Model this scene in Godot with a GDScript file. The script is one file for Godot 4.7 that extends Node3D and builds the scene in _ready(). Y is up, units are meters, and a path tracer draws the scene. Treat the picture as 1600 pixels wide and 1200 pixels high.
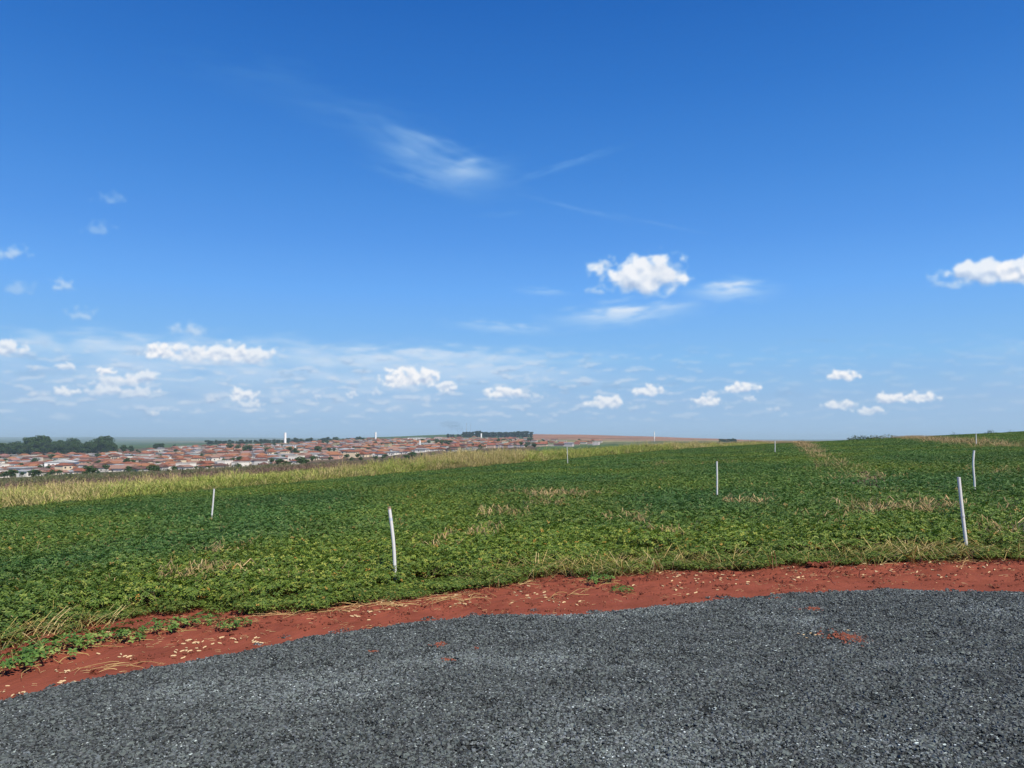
extends Node3D

const F := 1202.0            # focal length of the photograph in its own pixels
const PITCH := 4.1
const EYE := Vector3(0, 1.6, 0)

var rng := RandomNumberGenerator.new()
var fbm := FastNoiseLite.new()
var fine := FastNoiseLite.new()
var used := {}
var gravel_edge: PackedVector2Array
var plant_edge: PackedVector2Array

# ---------------------------------------------------------------- small mesh builder
class Shape:
	var v := PackedVector3Array()
	var n := PackedVector3Array()
	var c := PackedColorArray()
	func tri(a: Vector3, b: Vector3, d: Vector3, col: Color) -> void:
		var m := (d - a).cross(b - a).normalized()
		v.append(a); v.append(b); v.append(d)
		n.append(m); n.append(m); n.append(m)
		c.append(col); c.append(col); c.append(col)
	func quad(a: Vector3, b: Vector3, d: Vector3, e: Vector3, col: Color) -> void:
		tri(a, b, d, col); tri(a, d, e, col)
	func tri_n(a: Vector3, b: Vector3, d: Vector3, na: Vector3, nb: Vector3, nd: Vector3, ca: Color, cb: Color, cd: Color) -> void:
		v.append(a); v.append(b); v.append(d)
		n.append(na); n.append(nb); n.append(nd)
		c.append(ca); c.append(cb); c.append(cd)
	func box(lo: Vector3, hi: Vector3, col: Color) -> void:
		var p := []
		for k in 8:
			p.append(Vector3(hi.x if k & 1 else lo.x, hi.y if k & 2 else lo.y, hi.z if k & 4 else lo.z))
		for f in [[0, 2, 3, 1], [4, 5, 7, 6], [0, 4, 6, 2], [1, 3, 7, 5], [2, 6, 7, 3], [0, 1, 5, 4]]:
			quad(p[f[0]], p[f[1]], p[f[2]], p[f[3]], col)
	func tube(pts: Array, radii: Array, sides: int, col: Color, caps := true) -> void:
		var rings := []
		for k in pts.size():
			var dir: Vector3 = (pts[min(k + 1, pts.size() - 1)] - pts[max(k - 1, 0)]).normalized()
			var a := dir.cross(Vector3.UP if absf(dir.y) < 0.9 else Vector3.RIGHT).normalized()
			var b := dir.cross(a).normalized()
			var ring := []
			for s in sides:
				var t := TAU * s / sides
				var o := a * cos(t) + b * sin(t)
				ring.append([pts[k] + o * radii[k], o])
			rings.append(ring)
		for k in pts.size() - 1:
			for s in sides:
				var q: Array = rings[k][s]; var r: Array = rings[k][(s + 1) % sides]
				var w: Array = rings[k + 1][(s + 1) % sides]; var x: Array = rings[k + 1][s]
				tri_n(q[0], w[0], r[0], q[1], w[1], r[1], col, col, col)
				tri_n(q[0], x[0], w[0], q[1], x[1], w[1], col, col, col)
		if caps:
			for e in [0, pts.size() - 1]:
				for s in range(1, sides - 1):
					tri(rings[e][0][0], rings[e][s][0], rings[e][s + 1][0], col)
	func commit() -> ArrayMesh:
		var arr := []
		arr.resize(Mesh.ARRAY_MAX)
		arr[Mesh.ARRAY_VERTEX] = v
		arr[Mesh.ARRAY_NORMAL] = n
		arr[Mesh.ARRAY_COLOR] = c
		var m := ArrayMesh.new()
		m.add_surface_from_arrays(Mesh.PRIMITIVE_TRIANGLES, arr)
		return m

# ---------------------------------------------------------------- naming helpers
func numbered(called: String) -> String:
	var k: int = used.get(called, -1) + 1
	used[called] = k
	return called if k == 0 else "%s_%03d" % [called, k]

func tag(o: Node, label := "", category := "", group := "", kind := "") -> Node:
	if label: o.set_meta("label", label)
	if category: o.set_meta("category", category)
	if group: o.set_meta("group", group)
	if kind: o.set_meta("kind", kind)
	return o

func part(called: String, mesh: Mesh, mat: Material, parent: Node = null) -> MeshInstance3D:
	var o := MeshInstance3D.new()
	o.name = called if parent else numbered(called)
	o.mesh = mesh
	o.material_override = mat
	if parent: parent.add_child(o, true)
	else: add_child(o, true)
	return o

func base(called: String, at: Vector3, turn := 0.0) -> Node3D:
	var o := Node3D.new()
	o.name = numbered(called)
	add_child(o, true)
	o.position = at
	o.rotation.y = turn
	return o

func copy_of(src: Node3D) -> Node3D:
	var o: Node3D = src.duplicate()
	o.name = numbered(str(src.name).rstrip("0123456789").trim_suffix("_"))
	add_child(o, true)
	return o

func many(called: String, mesh: Mesh, mat: Material, places: Array, tints: Array, parent: Node) -> void:
	if places.is_empty(): return
	var mm := MultiMesh.new()
	mm.transform_format = MultiMesh.TRANSFORM_3D
	mm.use_colors = true
	mm.mesh = mesh
	mm.instance_count = places.size()
	for k in places.size():
		mm.set_instance_transform(k, places[k])
		mm.set_instance_color(k, tints[k])
	var o := MultiMeshInstance3D.new()
	o.name = called
	o.multimesh = mm
	o.material_override = mat
	parent.add_child(o, true)

func paint(rough := 0.85, spec := 0.3, back := Color(0, 0, 0)) -> StandardMaterial3D:
	var m := StandardMaterial3D.new()
	m.vertex_color_use_as_albedo = true
	m.roughness = rough
	m.metallic_specular = spec
	m.cull_mode = BaseMaterial3D.CULL_DISABLED
	if back.r + back.g + back.b > 0.0:
		m.backlight_enabled = true
		m.backlight = back
	return m

func noise_tex(size: int, freq: float, seed_: int, lo: float, hi: float, octaves := 5, normal := false, warm := 0.0) -> NoiseTexture2D:
	var fn := FastNoiseLite.new()
	fn.noise_type = FastNoiseLite.TYPE_SIMPLEX_SMOOTH
	fn.seed = seed_
	fn.frequency = freq
	fn.fractal_octaves = octaves
	var t := NoiseTexture2D.new()
	t.width = size; t.height = size
	t.seamless = true
	t.noise = fn
	if normal:
		t.as_normal_map = true
		t.bump_strength = hi
	else:
		var g := Gradient.new()
		g.set_color(0, Color(lo, lo, lo)); g.set_color(1, Color(hi, hi * (1.0 - warm * 0.5), hi * (1.0 - warm)))
		t.color_ramp = g
	return t

# ---------------------------------------------------------------- where things are
func ray(px: float, py: float) -> Vector3:
	return Vector3((px - 800.0) / F, (600.0 - py) / F, -1.0).rotated(Vector3.RIGHT, deg_to_rad(PITCH))

func plane(x: float, d: float) -> float:
	return -0.05 + 0.05 * clampf(x, -220, 220) - 0.012 * d

# a pixel of the photograph taken down to the sloping field
func gp(px: float, py: float, lift := 0.0) -> Vector3:
	var r := ray(px, py)
	# EYE.y + t r.y = -0.05 + lift + 0.05 t r.x + 0.012 t r.z
	var t := (-0.05 + lift - EYE.y) / (r.y - 0.05 * r.x - 0.012 * r.z)
	var p := EYE + r * t
	return Vector3(p.x, plane(p.x, -p.z), p.z)

# a pixel at a known depth
func at_depth(px: float, py: float, d: float) -> Vector3:
	var r := ray(px, py)
	return EYE + r * (d / -r.z)

const COLS := [-300.0, 0.0, 200.0, 400.0, 600.0, 700.0, 800.0, 900.0, 1000.0, 1100.0, 1200.0, 1400.0, 1900.0]
const DEPTHS := [200.0, 400.0, 600.0, 900.0, 1300.0, 2000.0, 3000.0, 6000.0, 15000.0, 26000.0]
# where the land lies: the height in the photograph of the ground at each bearing and depth
const LIE := [
	[770.0, 758.5, 756.0, 732.0, 712.0, 705.0, 698.0, 691.0, 683.5, 684.5],
	[757.0, 748.0, 747.0, 725.0, 709.0, 702.0, 696.0, 690.0, 683.0, 684.5],
	[747.0, 740.0, 739.0, 720.0, 706.0, 699.0, 695.0, 690.0, 682.5, 684.5],
	[737.0, 731.5, 730.0, 714.0, 700.0, 692.0, 692.0, 690.0, 683.5, 684.5],
	[724.0, 721.0, 720.0, 708.0, 697.0, 688.0, 682.5, 688.0, 686.0, 685.5],
	[716.0, 716.0, 715.0, 704.0, 694.0, 686.0, 679.0, 688.0, 686.5, 685.5],
	[710.0, 710.0, 709.0, 701.0, 694.0, 687.0, 678.0, 688.0, 686.5, 686.0],
	[704.5, 705.0, 705.0, 700.0, 694.0, 686.5, 679.0, 688.0, 686.5, 686.0],
	[699.5, 700.0, 700.0, 697.0, 693.0, 687.5, 681.5, 688.0, 687.0, 686.0],
	[694.5, 695.0, 695.0, 694.0, 691.0, 688.0, 685.0, 688.0, 687.0, 686.0],
	[691.0, 692.0, 692.0, 692.0, 691.0, 690.0, 688.5, 689.0, 687.0, 686.0],
	[688.0, 691.0, 692.0, 692.0, 692.0, 691.0, 690.0, 689.0, 687.0, 686.0],
	[686.0, 690.0, 692.0, 692.0, 692.0, 691.0, 690.0, 689.0, 687.0, 686.0]]

func land(x: float, d: float) -> float:
	var near := plane(x, clampf(d, -200.0, 260.0)) - 0.0002 * pow(clampf(d - 100.0, 0.0, 160.0), 2)
	if d < 120.0:
		return near
	var col := 800.0 + x / d * F
	col = clampf(col, COLS[0], COLS[-1])
	var i := 0
	while i < COLS.size() - 2 and col > COLS[i + 1]: i += 1
	var dd := clampf(d, DEPTHS[0], DEPTHS[-1])
	var j := 0
	while j < DEPTHS.size() - 2 and dd > DEPTHS[j + 1]: j += 1
	var fi: float = (col - COLS[i]) / (COLS[i + 1] - COLS[i])
	var fj: float = log(dd / DEPTHS[j]) / log(DEPTHS[j + 1] / DEPTHS[j])
	fi = lerpf(fi, smoothstep(0.0, 1.0, fi), 0.5)
	var y: float = lerpf(lerpf(LIE[i][j], LIE[i + 1][j], fi), lerpf(LIE[i][j + 1], LIE[i + 1][j + 1], fi), fj)
	var far_h := EYE.y - (y - 686.2) * dd / F
	far_h += 4.0 * fbm.get_noise_2d(x * 0.9, d * 0.9) * smoothstep(420.0, 620.0, d) * (1.0 - smoothstep(1700.0, 2300.0, d))
	far_h += fbm.get_noise_2d(x * 0.06, d * 0.06) * clampf((d - 2500.0) / 900.0, 0.0, 9.0)
	return lerpf(near, far_h, smoothstep(120.0, 240.0, d))

func on_land(px: float, d: float) -> Vector3:
	var x := (px - 800.0) / F * d
	return Vector3(x, land(x, d), -d)

# distance beyond the straight edge of the crop, towards the town
const LINE_A := Vector2(-20.5, 30.0)
const LINE_B := Vector2(56.0, 173.0)
func beyond(x: float, d: float) -> float:
	var t := (LINE_B - LINE_A).normalized()
	var q := Vector2(x, d) - LINE_A
	return q.y * t.x - q.x * t.y

func edge_at(line: PackedVector2Array, x: float) -> float:
	var i := 0
	while i < line.size() - 2 and x > line[i + 1].x: i += 1
	var f := (x - line[i].x) / (line[i + 1].x - line[i].x)
	return line[i].y + (line[i + 1].y - line[i].y) * clampf(f, -6.0, 6.0)

func edge_from(pixels: Array, lift: float) -> PackedVector2Array:
	var out := PackedVector2Array()
	for p in pixels:
		var w := gp(p[0], p[1], lift)
		out.append(Vector2(w.x, -w.z))
	return out

# ================================================================= scene
func _ready() -> void:
	rng.seed = 20240417
	fbm.noise_type = FastNoiseLite.TYPE_SIMPLEX_SMOOTH
	fbm.seed = 5; fbm.frequency = 0.01; fbm.fractal_octaves = 4
	fine.noise_type = FastNoiseLite.TYPE_SIMPLEX_SMOOTH
	fine.seed = 11; fine.frequency = 1.0; fine.fractal_octaves = 5
	set_camera_and_light()
	gravel_edge = edge_from([[-260, 1190], [0, 1097], [100, 1070], [200, 1050], [300, 1031], [400, 1015], [480, 995], [560, 985], [640, 972], [740, 963], [800, 960], [870, 962], [950, 955], [1040, 945], [1150, 935], [1250, 925], [1340, 923], [1400, 919], [1480, 924], [1600, 924], [1800, 922]], 0.03)
	plant_edge = edge_from([[-260, 1085], [0, 1020], [100, 992], [200, 975], [330, 963], [400, 968], [480, 962], [560, 948], [640, 938], [720, 926], [800, 912], [870, 901], [960, 900], [1060, 893], [1130, 890], [1200, 889], [1300, 884], [1400, 879], [1500, 877], [1600, 876], [1800, 872]], 0.06)
	build_ground()
	build_road_and_soil()
	build_crop()
	build_grass_belt()
	build_town()
	build_towers()
	build_woods()
	build_stakes()
	build_litter()
	build_weeds()
	build_smoke()

# ---------------------------------------------------------------- camera, sky, sun
func set_camera_and_light() -> void:
	var cam := Camera3D.new()
	cam.name = "camera"
	cam.position = EYE
	cam.rotation_degrees = Vector3(PITCH, 0, 0)
	cam.fov = rad_to_deg(2.0 * atan(600.0 / F))
	cam.near = 0.05
	cam.far = 80000.0
	add_child(cam)
	cam.current = true
	var env := Environment.new()
	env.background_mode = Environment.BG_SKY
	env.tonemap_mode = Environment.TONE_MAPPER_LINEAR
	env.tonemap_exposure = 1.28
	env.background_energy_multiplier = 0.78   # so the sky shows as photographed at that exposure
	env.sdfgi_enabled = true
	env.ssao_enabled = true
	env.ssil_enabled = true
	env.fog_enabled = true
	env.fog_density = 0.0001
	env.fog_light_color = Color(0.82, 0.94, 1.0)
	env.volumetric_fog_enabled = true
	env.volumetric_fog_density = 0.0
	var sky := Sky.new()
	var pano := PanoramaSkyMaterial.new()
	pano.panorama = ImageTexture.create_from_image(sky_image())
	sky.sky_material = pano
	env.sky = sky
	var we := WorldEnvironment.new()
	we.name = "air"
	we.environment = env
	add_child(we)
	var sun := DirectionalLight3D.new()
	sun.name = "sun"
	sun.light_energy = 1.6
	sun.light_color = Color(1.0, 0.96, 0.88)
	sun.light_angular_distance = 0.5
	sun.shadow_enabled = true
	# high, behind the viewer's shoulder
	var az := deg_to_rad(143.0); var el := deg_to_rad(50.0)
	var towards := Vector3(sin(az) * cos(el), sin(el), -cos(az) * cos(el))
	add_child(sun)
	sun.look_at_from_position(towards * 50.0, Vector3.ZERO, Vector3.UP)

const SKY_STOPS := [[-3.0, 164, 196, 228], [0.5, 164, 196, 228], [2.67, 157, 193, 230], [6.0, 137, 191, 241], [10.75, 109, 173, 246], [14.5, 88, 154, 234], [19.1, 69, 137, 219], [25.0, 50, 118, 202], [30.6, 37, 103, 187], [50.0, 24, 80, 164], [90.0, 17, 62, 145]]

func sky_color(el: float) -> Vector3:
	var i := 0
	while i < SKY_STOPS.size() - 2 and el > SKY_STOPS[i + 1][0]: i += 1
	var a: Array = SKY_STOPS[i]; var b: Array = SKY_STOPS[i + 1]
	var f := clampf((el - a[0]) / (b[0] - a[0]), 0.0, 1.0)
	return Vector3(lerpf(a[1], b[1], f), lerpf(a[2], b[2], f), lerpf(a[3], b[3], f))

# clouds: centre x, y, half width, half height (photograph pixels), opacity
const CUMULUS := [
	[250, 553, 24, 15, 1.0], [300, 557, 34, 15, 0.85], [352, 556, 30, 17, 0.9], [395, 560, 34, 16, 0.85], [320, 568, 95, 14, 0.55],
	[8, 548, 26, 17, 0.85], [103, 575, 15, 7, 0.8], [54, 577, 11, 7, 0.5], [165, 582, 15, 8, 1.0], [222, 594, 26, 13, 0.8], [185, 600, 36, 10, 0.7],
	[165, 612, 26, 11, 0.75], [222, 614, 26, 9, 0.7], [100, 614, 19, 9, 0.85], [54, 617, 17, 7, 0.5], [378, 620, 22, 11, 0.9], [392, 633, 18, 8, 0.7], [396, 642, 16, 6, 0.5],
	[440, 617, 24, 7, 0.5], [496, 619, 10, 10, 0.6], [493, 633, 10, 6, 0.45], [243, 647, 6, 5, 0.7], [260, 639, 13, 5, 0.5], [309, 643, 7, 5, 0.6], [330, 625, 12, 8, 0.5], [433, 643, 8, 5, 0.5], [108, 634, 9, 4, 0.3],
	[620, 597, 22, 19, 1.0], [652, 595, 30, 17, 1.0], [632, 606, 30, 9, 0.5], [699, 608, 15, 11, 0.85], [548, 618, 10, 7, 0.65], [587, 614, 13, 9, 0.6], [667, 626, 22, 8, 0.5], [615, 642, 15, 6, 0.4],
	[788, 617, 27, 11, 0.95], [824, 620, 12, 8, 0.6], [841, 620, 13, 7, 0.6], [833, 595, 28, 9, 0.4], [767, 645, 16, 6, 0.35],
	[950, 632, 27, 11, 0.9], [1013, 614, 23, 11, 0.9], [995, 636, 14, 7, 0.4], [956, 652, 8, 5, 0.4], [910, 622, 9, 6, 0.4], [845, 652, 12, 4, 0.25],
	[1002, 440, 62, 36, 0.95], [1035, 430, 34, 32, 0.5], [950, 415, 20, 14, 0.45], [930, 456, 18, 9, 0.45], [954, 402, 8, 4, 0.3],
	[1540, 433, 62, 24, 0.9], [1595, 430, 40, 26, 0.9], [1478, 447, 30, 8, 0.5],
	[1316, 590, 25, 10, 1.0], [1158, 609, 24, 11, 0.95], [1171, 624, 11, 6, 0.65], [1107, 631, 21, 10, 0.9], [1110, 617, 12, 6, 0.65], [1080, 637, 8, 6, 0.4], [1139, 637, 8, 6, 0.4],
	[1208, 640, 16, 5, 0.6], [1226, 649, 8, 5, 0.45], [1310, 635, 23, 9, 0.85], [1358, 644, 22, 8, 0.8], [1389, 625, 25, 10, 0.95], [1438, 623, 26, 9, 0.95], [1330, 669, 16, 4, 0.2],
	[172, 314, 24, 13, 0.3], [155, 360, 28, 14, 0.3], [16, 398, 28, 15, 0.55], [98, 448, 18, 15, 0.5], [25, 453, 38, 14, 0.35], [128, 494, 28, 14, 0.45], [298, 517, 36, 14, 0.55]]
# thin scraps seen against the light part of the sky, greyer than it
const SCRAPS := [[567, 581, 14, 6, 0.3], [455, 587, 30, 10, 0.3], [1285, 533, 26, 5, 0.14], [1045, 600, 28, 7, 0.16], [1225, 617, 30, 9, 0.16], [745, 600, 20, 5, 0.25], [875, 605, 26, 8, 0.25], [55, 585, 60, 12, 0.2], [960, 605, 36, 7, 0.2]]
# streaks: x, y, half length, half width, slope in degrees, opacity
const STREAKS := [[690, 262, 100, 34, 16, 0.36], [735, 266, 60, 26, -8, 0.38], [640, 225, 80, 32, 24, 0.24], [885, 258, 90, 7, -18, 0.16], [660, 285, 90, 9, 16, 0.14], [560, 185, 120, 34, 10, 0.09], [900, 326, 90, 4, 14, 0.13], [1020, 348, 90, 3, 12, 0.10], [780, 335, 40, 5, -4, 0.08], [420, 130, 190, 40, 12, 0.05],
	[975, 491, 100, 18, -5, 0.8], [785, 512, 80, 10, 4, 0.4], [1138, 454, 64, 18, -1, 0.75], [850, 456, 40, 7, 3, 0.30], [1060, 478, 40, 5, -6, 0.2],
	[230, 545, 360, 26, 2, 0.6], [640, 556, 280, 17, 1, 0.62], [700, 576, 260, 26, 2, 0.55], [120, 580, 300, 45, 2, 0.35], [500, 592, 380, 32, 1, 0.4], [400, 630, 560, 26, 0, 0.25], [1440, 563, 60, 3, 1, 0.08], [920, 598, 130, 8, 2, 0.15], [900, 552, 20, 4, 10, 0.2]]

func sky_image() -> Image:
	var W := 4096; var Hh := 2048
	var img := Image.create(W, Hh, false, Image.FORMAT_RGB8)
	for r in Hh:
		var el := 90.0 - (r + 0.5) / Hh * 180.0
		var c := sky_color(maxf(el, -3.0))
		img.fill_rect(Rect2i(0, r, W, 1), Color(c.x / 255.0, c.y / 255.0, c.z / 255.0))
	var data := img.get_data()
	var nz := FastNoiseLite.new()
	nz.noise_type = FastNoiseLite.TYPE_SIMPLEX_SMOOTH
	nz.frequency = 1.0
	nz.fractal_octaves = 4
	nz.fractal_gain = 0.45
	# the same weather goes on all round: five sectors, the one in the photograph first
	for sector in 5:
		nz.seed = 40 + sector * 7
		var turn := sector * 72.0
		var sh := 0.0 if sector == 0 else 37.0 * sector
		for s in STREAKS:
			var x0: float = s[0] - s[2] * 1.25 - s[3]; var x1: float = s[0] + s[2] * 1.25 + s[3]
			var half: float = s[3] * 1.6 + s[2] * absf(sin(deg_to_rad(s[4]))) * 1.2
			stamp(data, W, Hh, nz, 2, s, x0, x1, s[1] - half, s[1] + half, turn, sh)
		band(data, W, Hh, nz, turn)
		for s in SCRAPS:
			stamp(data, W, Hh, nz, 1, s, s[0] - s[2] * 1.6, s[0] + s[2] * 1.6, s[1] - s[3] * 1.8, s[1] + s[3] * 1.8, turn, sh)
		for s in CUMULUS:
			stamp(data, W, Hh, nz, 0, s, s[0] - s[2] * 1.5, s[0] + s[2] * 1.5, s[1] - s[3] * 1.8, s[1] + s[3] * 1.3, turn, sh)
	return Image.create_from_data(W, Hh, false, Image.FORMAT_RGB8, data)

# faint broken cloud near the horizon
func band(data: PackedByteArray, W: int, Hh: int, nz: FastNoiseLite, turn: float) -> void:
	for r in range(int((90.0 - 8.0) / 180.0 * Hh), int((90.0 - 0.8) / 180.0 * Hh)):
		var el := 90.0 - (r + 0.5) / Hh * 180.0
		var fade := smoothstep(0.8, 1.8, el) * (1.0 - smoothstep(4.8, 7.5, el))
		for k in range(-W / 10, W / 10):
			var az := (k + 0.5) / W * 360.0
			var n := nz.get_noise_2d(az * 0.42 + turn, el * 1.6)
			var o := fade * 0.6 * smoothstep(0.02, 0.5, n)
			o *= lerpf(1.0, 0.35, smoothstep(4.0, 22.0, az))
			if o < 0.01: continue
			var light := smoothstep(-0.12, 0.2, n - nz.get_noise_2d(az * 0.42 + turn, (el + 0.25) * 1.6))
			blend(data, (posmod(k + int(turn / 360.0 * W), W) + r * W) * 3, o, lerpf(158, 214, light), lerpf(184, 226, light), lerpf(218, 242, light))

func blend(data: PackedByteArray, i: int, o: float, r: float, g: float, b: float) -> void:
	data[i] = int(lerpf(data[i], r, o)); data[i + 1] = int(lerpf(data[i + 1], g, o)); data[i + 2] = int(lerpf(data[i + 2], b, o))

func stamp(data: PackedByteArray, W: int, Hh: int, nz: FastNoiseLite, kind: int, s: Array, x0: float, x1: float, y0: float, y1: float, turn: float, sh: float) -> void:
	# bounding box in angles
	var az0 := 999.0; var az1 := -999.0; var el0 := 999.0; var el1 := -999.0
	for p in [Vector2(x0, y0), Vector2(x1, y0), Vector2(x0, y1), Vector2(x1, y1), Vector2((x0 + x1) / 2, y0)]:
		var r := ray(p.x, p.y).normalized()
		var az := rad_to_deg(atan2(r.x, -r.z)); var el := rad_to_deg(asin(r.y))
		az0 = minf(az0, az); az1 = maxf(az1, az); el0 = minf(el0, el); el1 = maxf(el1, el)
	var cp := cos(deg_to_rad(PITCH)); var sp := sin(deg_to_rad(PITCH))
	var cs := 1.0; var sn := 0.0
	if kind == 2:
		cs = cos(deg_to_rad(s[4])); sn = sin(deg_to_rad(s[4]))
	var aa: float = s[2] * (1.15 if kind == 0 else 1.0); var bb: float = s[3] * (1.15 if kind == 0 else 1.0); var op: float = s[5] if kind == 2 else s[4]
	for r in range(int((90.0 - el1) / 180.0 * Hh), int((90.0 - el0) / 180.0 * Hh) + 1):
		var el := deg_to_rad(90.0 - (r + 0.5) / Hh * 180.0)
		if el < 0.004: continue
		for k in range(int(floor(az0 / 360.0 * W)), int(ceil(az1 / 360.0 * W)) + 1):
			var az := deg_to_rad((k + 0.5) / W * 360.0)
			var dx := sin(az) * cos(el); var dy := sin(el); var dz := -cos(az) * cos(el)
			var yc := dy * cp + dz * sp; var zc := -dy * sp + dz * cp
			var x := 800.0 + dx / -zc * F; var y := 600.0 - yc / -zc * F
			var lx: float = x - s[0]; var ly: float = y - s[1]
			var i := (posmod(k + int(turn / 360.0 * W), W) + r * W) * 3
			if kind == 2:
				var u: float = (lx * cs + ly * sn) / aa; var w: float = (-lx * sn + ly * cs) / bb
				var fr := 1.6 / maxf(bb, 10.0)
				var n1 := nz.get_noise_2d((lx * cs + ly * sn) * fr * 0.16 + sh, (-lx * sn + ly * cs) * fr * 0.8 + s[0])
				var body := exp(-u * u * 1.6 - pow(w + n1 * 0.7, 2) * 2.0)
				var o := op * body * clampf(0.85 + n1 * 0.75, 0.15, 1.4)
				if o > 0.006: blend(data, i, minf(o, 0.9), 226, 236, 250)
				continue
			var fq := 1.5 / aa
			var n := nz.get_noise_2d(lx * fq + s[0] * 0.37 + sh, ly * fq * 1.15 + s[1] * 0.53)
			var u2: float = lx / aa; var w2: float = ly / bb
			if w2 > 0.0: w2 *= 2.0
			var dens := 1.0 - sqrt(u2 * u2 + w2 * w2) + n * 0.85 if op < 0.7 else 1.12 - sqrt(u2 * u2 + w2 * w2) + n * 0.72
			var soft := (0.42 if ly < 0.0 else 0.75) if op > 0.6 else 1.0
			var o2 := op * smoothstep(0.0, soft, dens)
			if o2 < 0.01: continue
			if kind == 1:
				blend(data, i, o2, 138, 168, 206)
				continue
			var n2 := nz.get_noise_2d((lx + aa * 0.05) * fq + s[0] * 0.37 + sh, (ly - bb * 0.35) * fq * 1.15 + s[1] * 0.53)
			var light := clampf(0.62 - ly / bb * 0.75 + (n - n2) * 0.9, 0.0, 1.0)
			light = lerpf(0.45, light, clampf(op * 1.1, 0.0, 1.0))
			blend(data, i, o2, lerpf(176, 252, light), lerpf(196, 252, light), lerpf(226, 254, light))

# ---------------------------------------------------------------- the ground
func ground_color(x: float, d: float) -> Color:
	var n := fbm.get_noise_2d(x * 0.5, d * 0.5)
	if d < 1.0 or (d < 260.0 and beyond(x, d) < 0.0):
		return Color(0.15, 0.052, 0.032)
	var s := beyond(x, d)
	if d < 300.0 and s < 14.0:
		return Color(0.16, 0.13, 0.055)
	if d < 450.0 and s < 120.0:
		return Color(0.085, 0.085, 0.045)
	var col := 800.0 + x / d * F
	if d < 560.0:
		return Color(0.075, 0.085, 0.04) * (1.0 + n * 0.5)
	if d < 1750.0 and col < 840.0:
		return Color(0.13, 0.095, 0.065) * (1.0 + n * 0.6)
	if col > 826.0 and col < 1250.0 and d > 1150.0:
		# fields on the far slope
		if d < 1560.0: return Color(0.13, 0.15, 0.07) * (1.0 + n * 0.4)
		if d < 1700.0: return Color(0.30, 0.27, 0.13)
		if d < 1980.0: return Color(0.16, 0.16, 0.08) if col < 930.0 else Color(0.30, 0.21, 0.13)
		if d < 2180.0: return Color(0.36, 0.21, 0.13)
		if d < 2270.0: return Color(0.16, 0.085, 0.05)
		if d < 3300.0: return Color(0.34, 0.17, 0.10) * (1.0 + n * 0.3)
	if col > 1000.0 and d < 1200.0:
		return Color(0.2, 0.17, 0.08)
	if d < 3400.0:
		return Color(0.075, 0.125, 0.045) * (1.0 + n * 0.35)
	# the plain: a patchwork of large fields
	var f := fbm.get_noise_2d(floor(x / 900.0) * 61.0, floor(d / 1300.0) * 47.0)
	if f > 0.18: return Color(0.19, 0.17, 0.08)
	if f < -0.22: return Color(0.035, 0.06, 0.03)
	return Color(0.08, 0.12, 0.05) * (1.0 + f)

func build_ground() -> void:
	var angles := PackedFloat32Array()
	var a := -180.0
	while a < 180.0:
		angles.append(a)
		a += 0.4 if absf(a) < 42.0 else 4.0
	var rings := PackedFloat32Array()
	var r := 1.5
	while r < 26000.0:
		rings.append(r)
		r *= 1.12 if r < 150.0 else (1.035 if r < 3600.0 else 1.09)
	var na := angles.size(); var nr := rings.size()
	var v := PackedVector3Array(); var nm := PackedVector3Array(); var cc := PackedColorArray(); var idx := PackedInt32Array()
	for j in nr:
		for i in na:
			var t := deg_to_rad(angles[i])
			var x := sin(t) * rings[j]; var d := cos(t) * rings[j]
			v.append(Vector3(x, land(x, d), -d))
			var e := maxf(0.5, rings[j] * 0.02)
			nm.append(Vector3(land(x - e, d) - land(x + e, d), 2.0 * e, land(x, d + e) - land(x, d - e)).normalized())
			cc.append(ground_color(x, d))
	var mid := v.size()
	v.append(Vector3(0, land(0, 0), 0)); nm.append(Vector3.UP); cc.append(ground_color(0, 0))
	for i in na:
		var i2 := (i + 1) % na
		idx.append_array([mid, i, i2])
		for j in nr - 1:
			var p := j * na + i; var q := j * na + i2
			idx.append_array([p, p + na, q + na, p, q + na, q])
	var arr := []
	arr.resize(Mesh.ARRAY_MAX)
	arr[Mesh.ARRAY_VERTEX] = v; arr[Mesh.ARRAY_NORMAL] = nm; arr[Mesh.ARRAY_COLOR] = cc; arr[Mesh.ARRAY_INDEX] = idx
	var m := ArrayMesh.new()
	m.add_surface_from_arrays(Mesh.PRIMITIVE_TRIANGLES, arr)
	var mat := paint(0.95, 0.1)
	mat.albedo_texture = noise_tex(512, 0.012, 3, 0.75, 1.0)
	mat.uv1_triplanar = true; mat.uv1_world_triplanar = true
	mat.uv1_scale = Vector3.ONE * 0.004
	tag(part("ground", m, mat), "", "", "", "structure")

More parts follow.
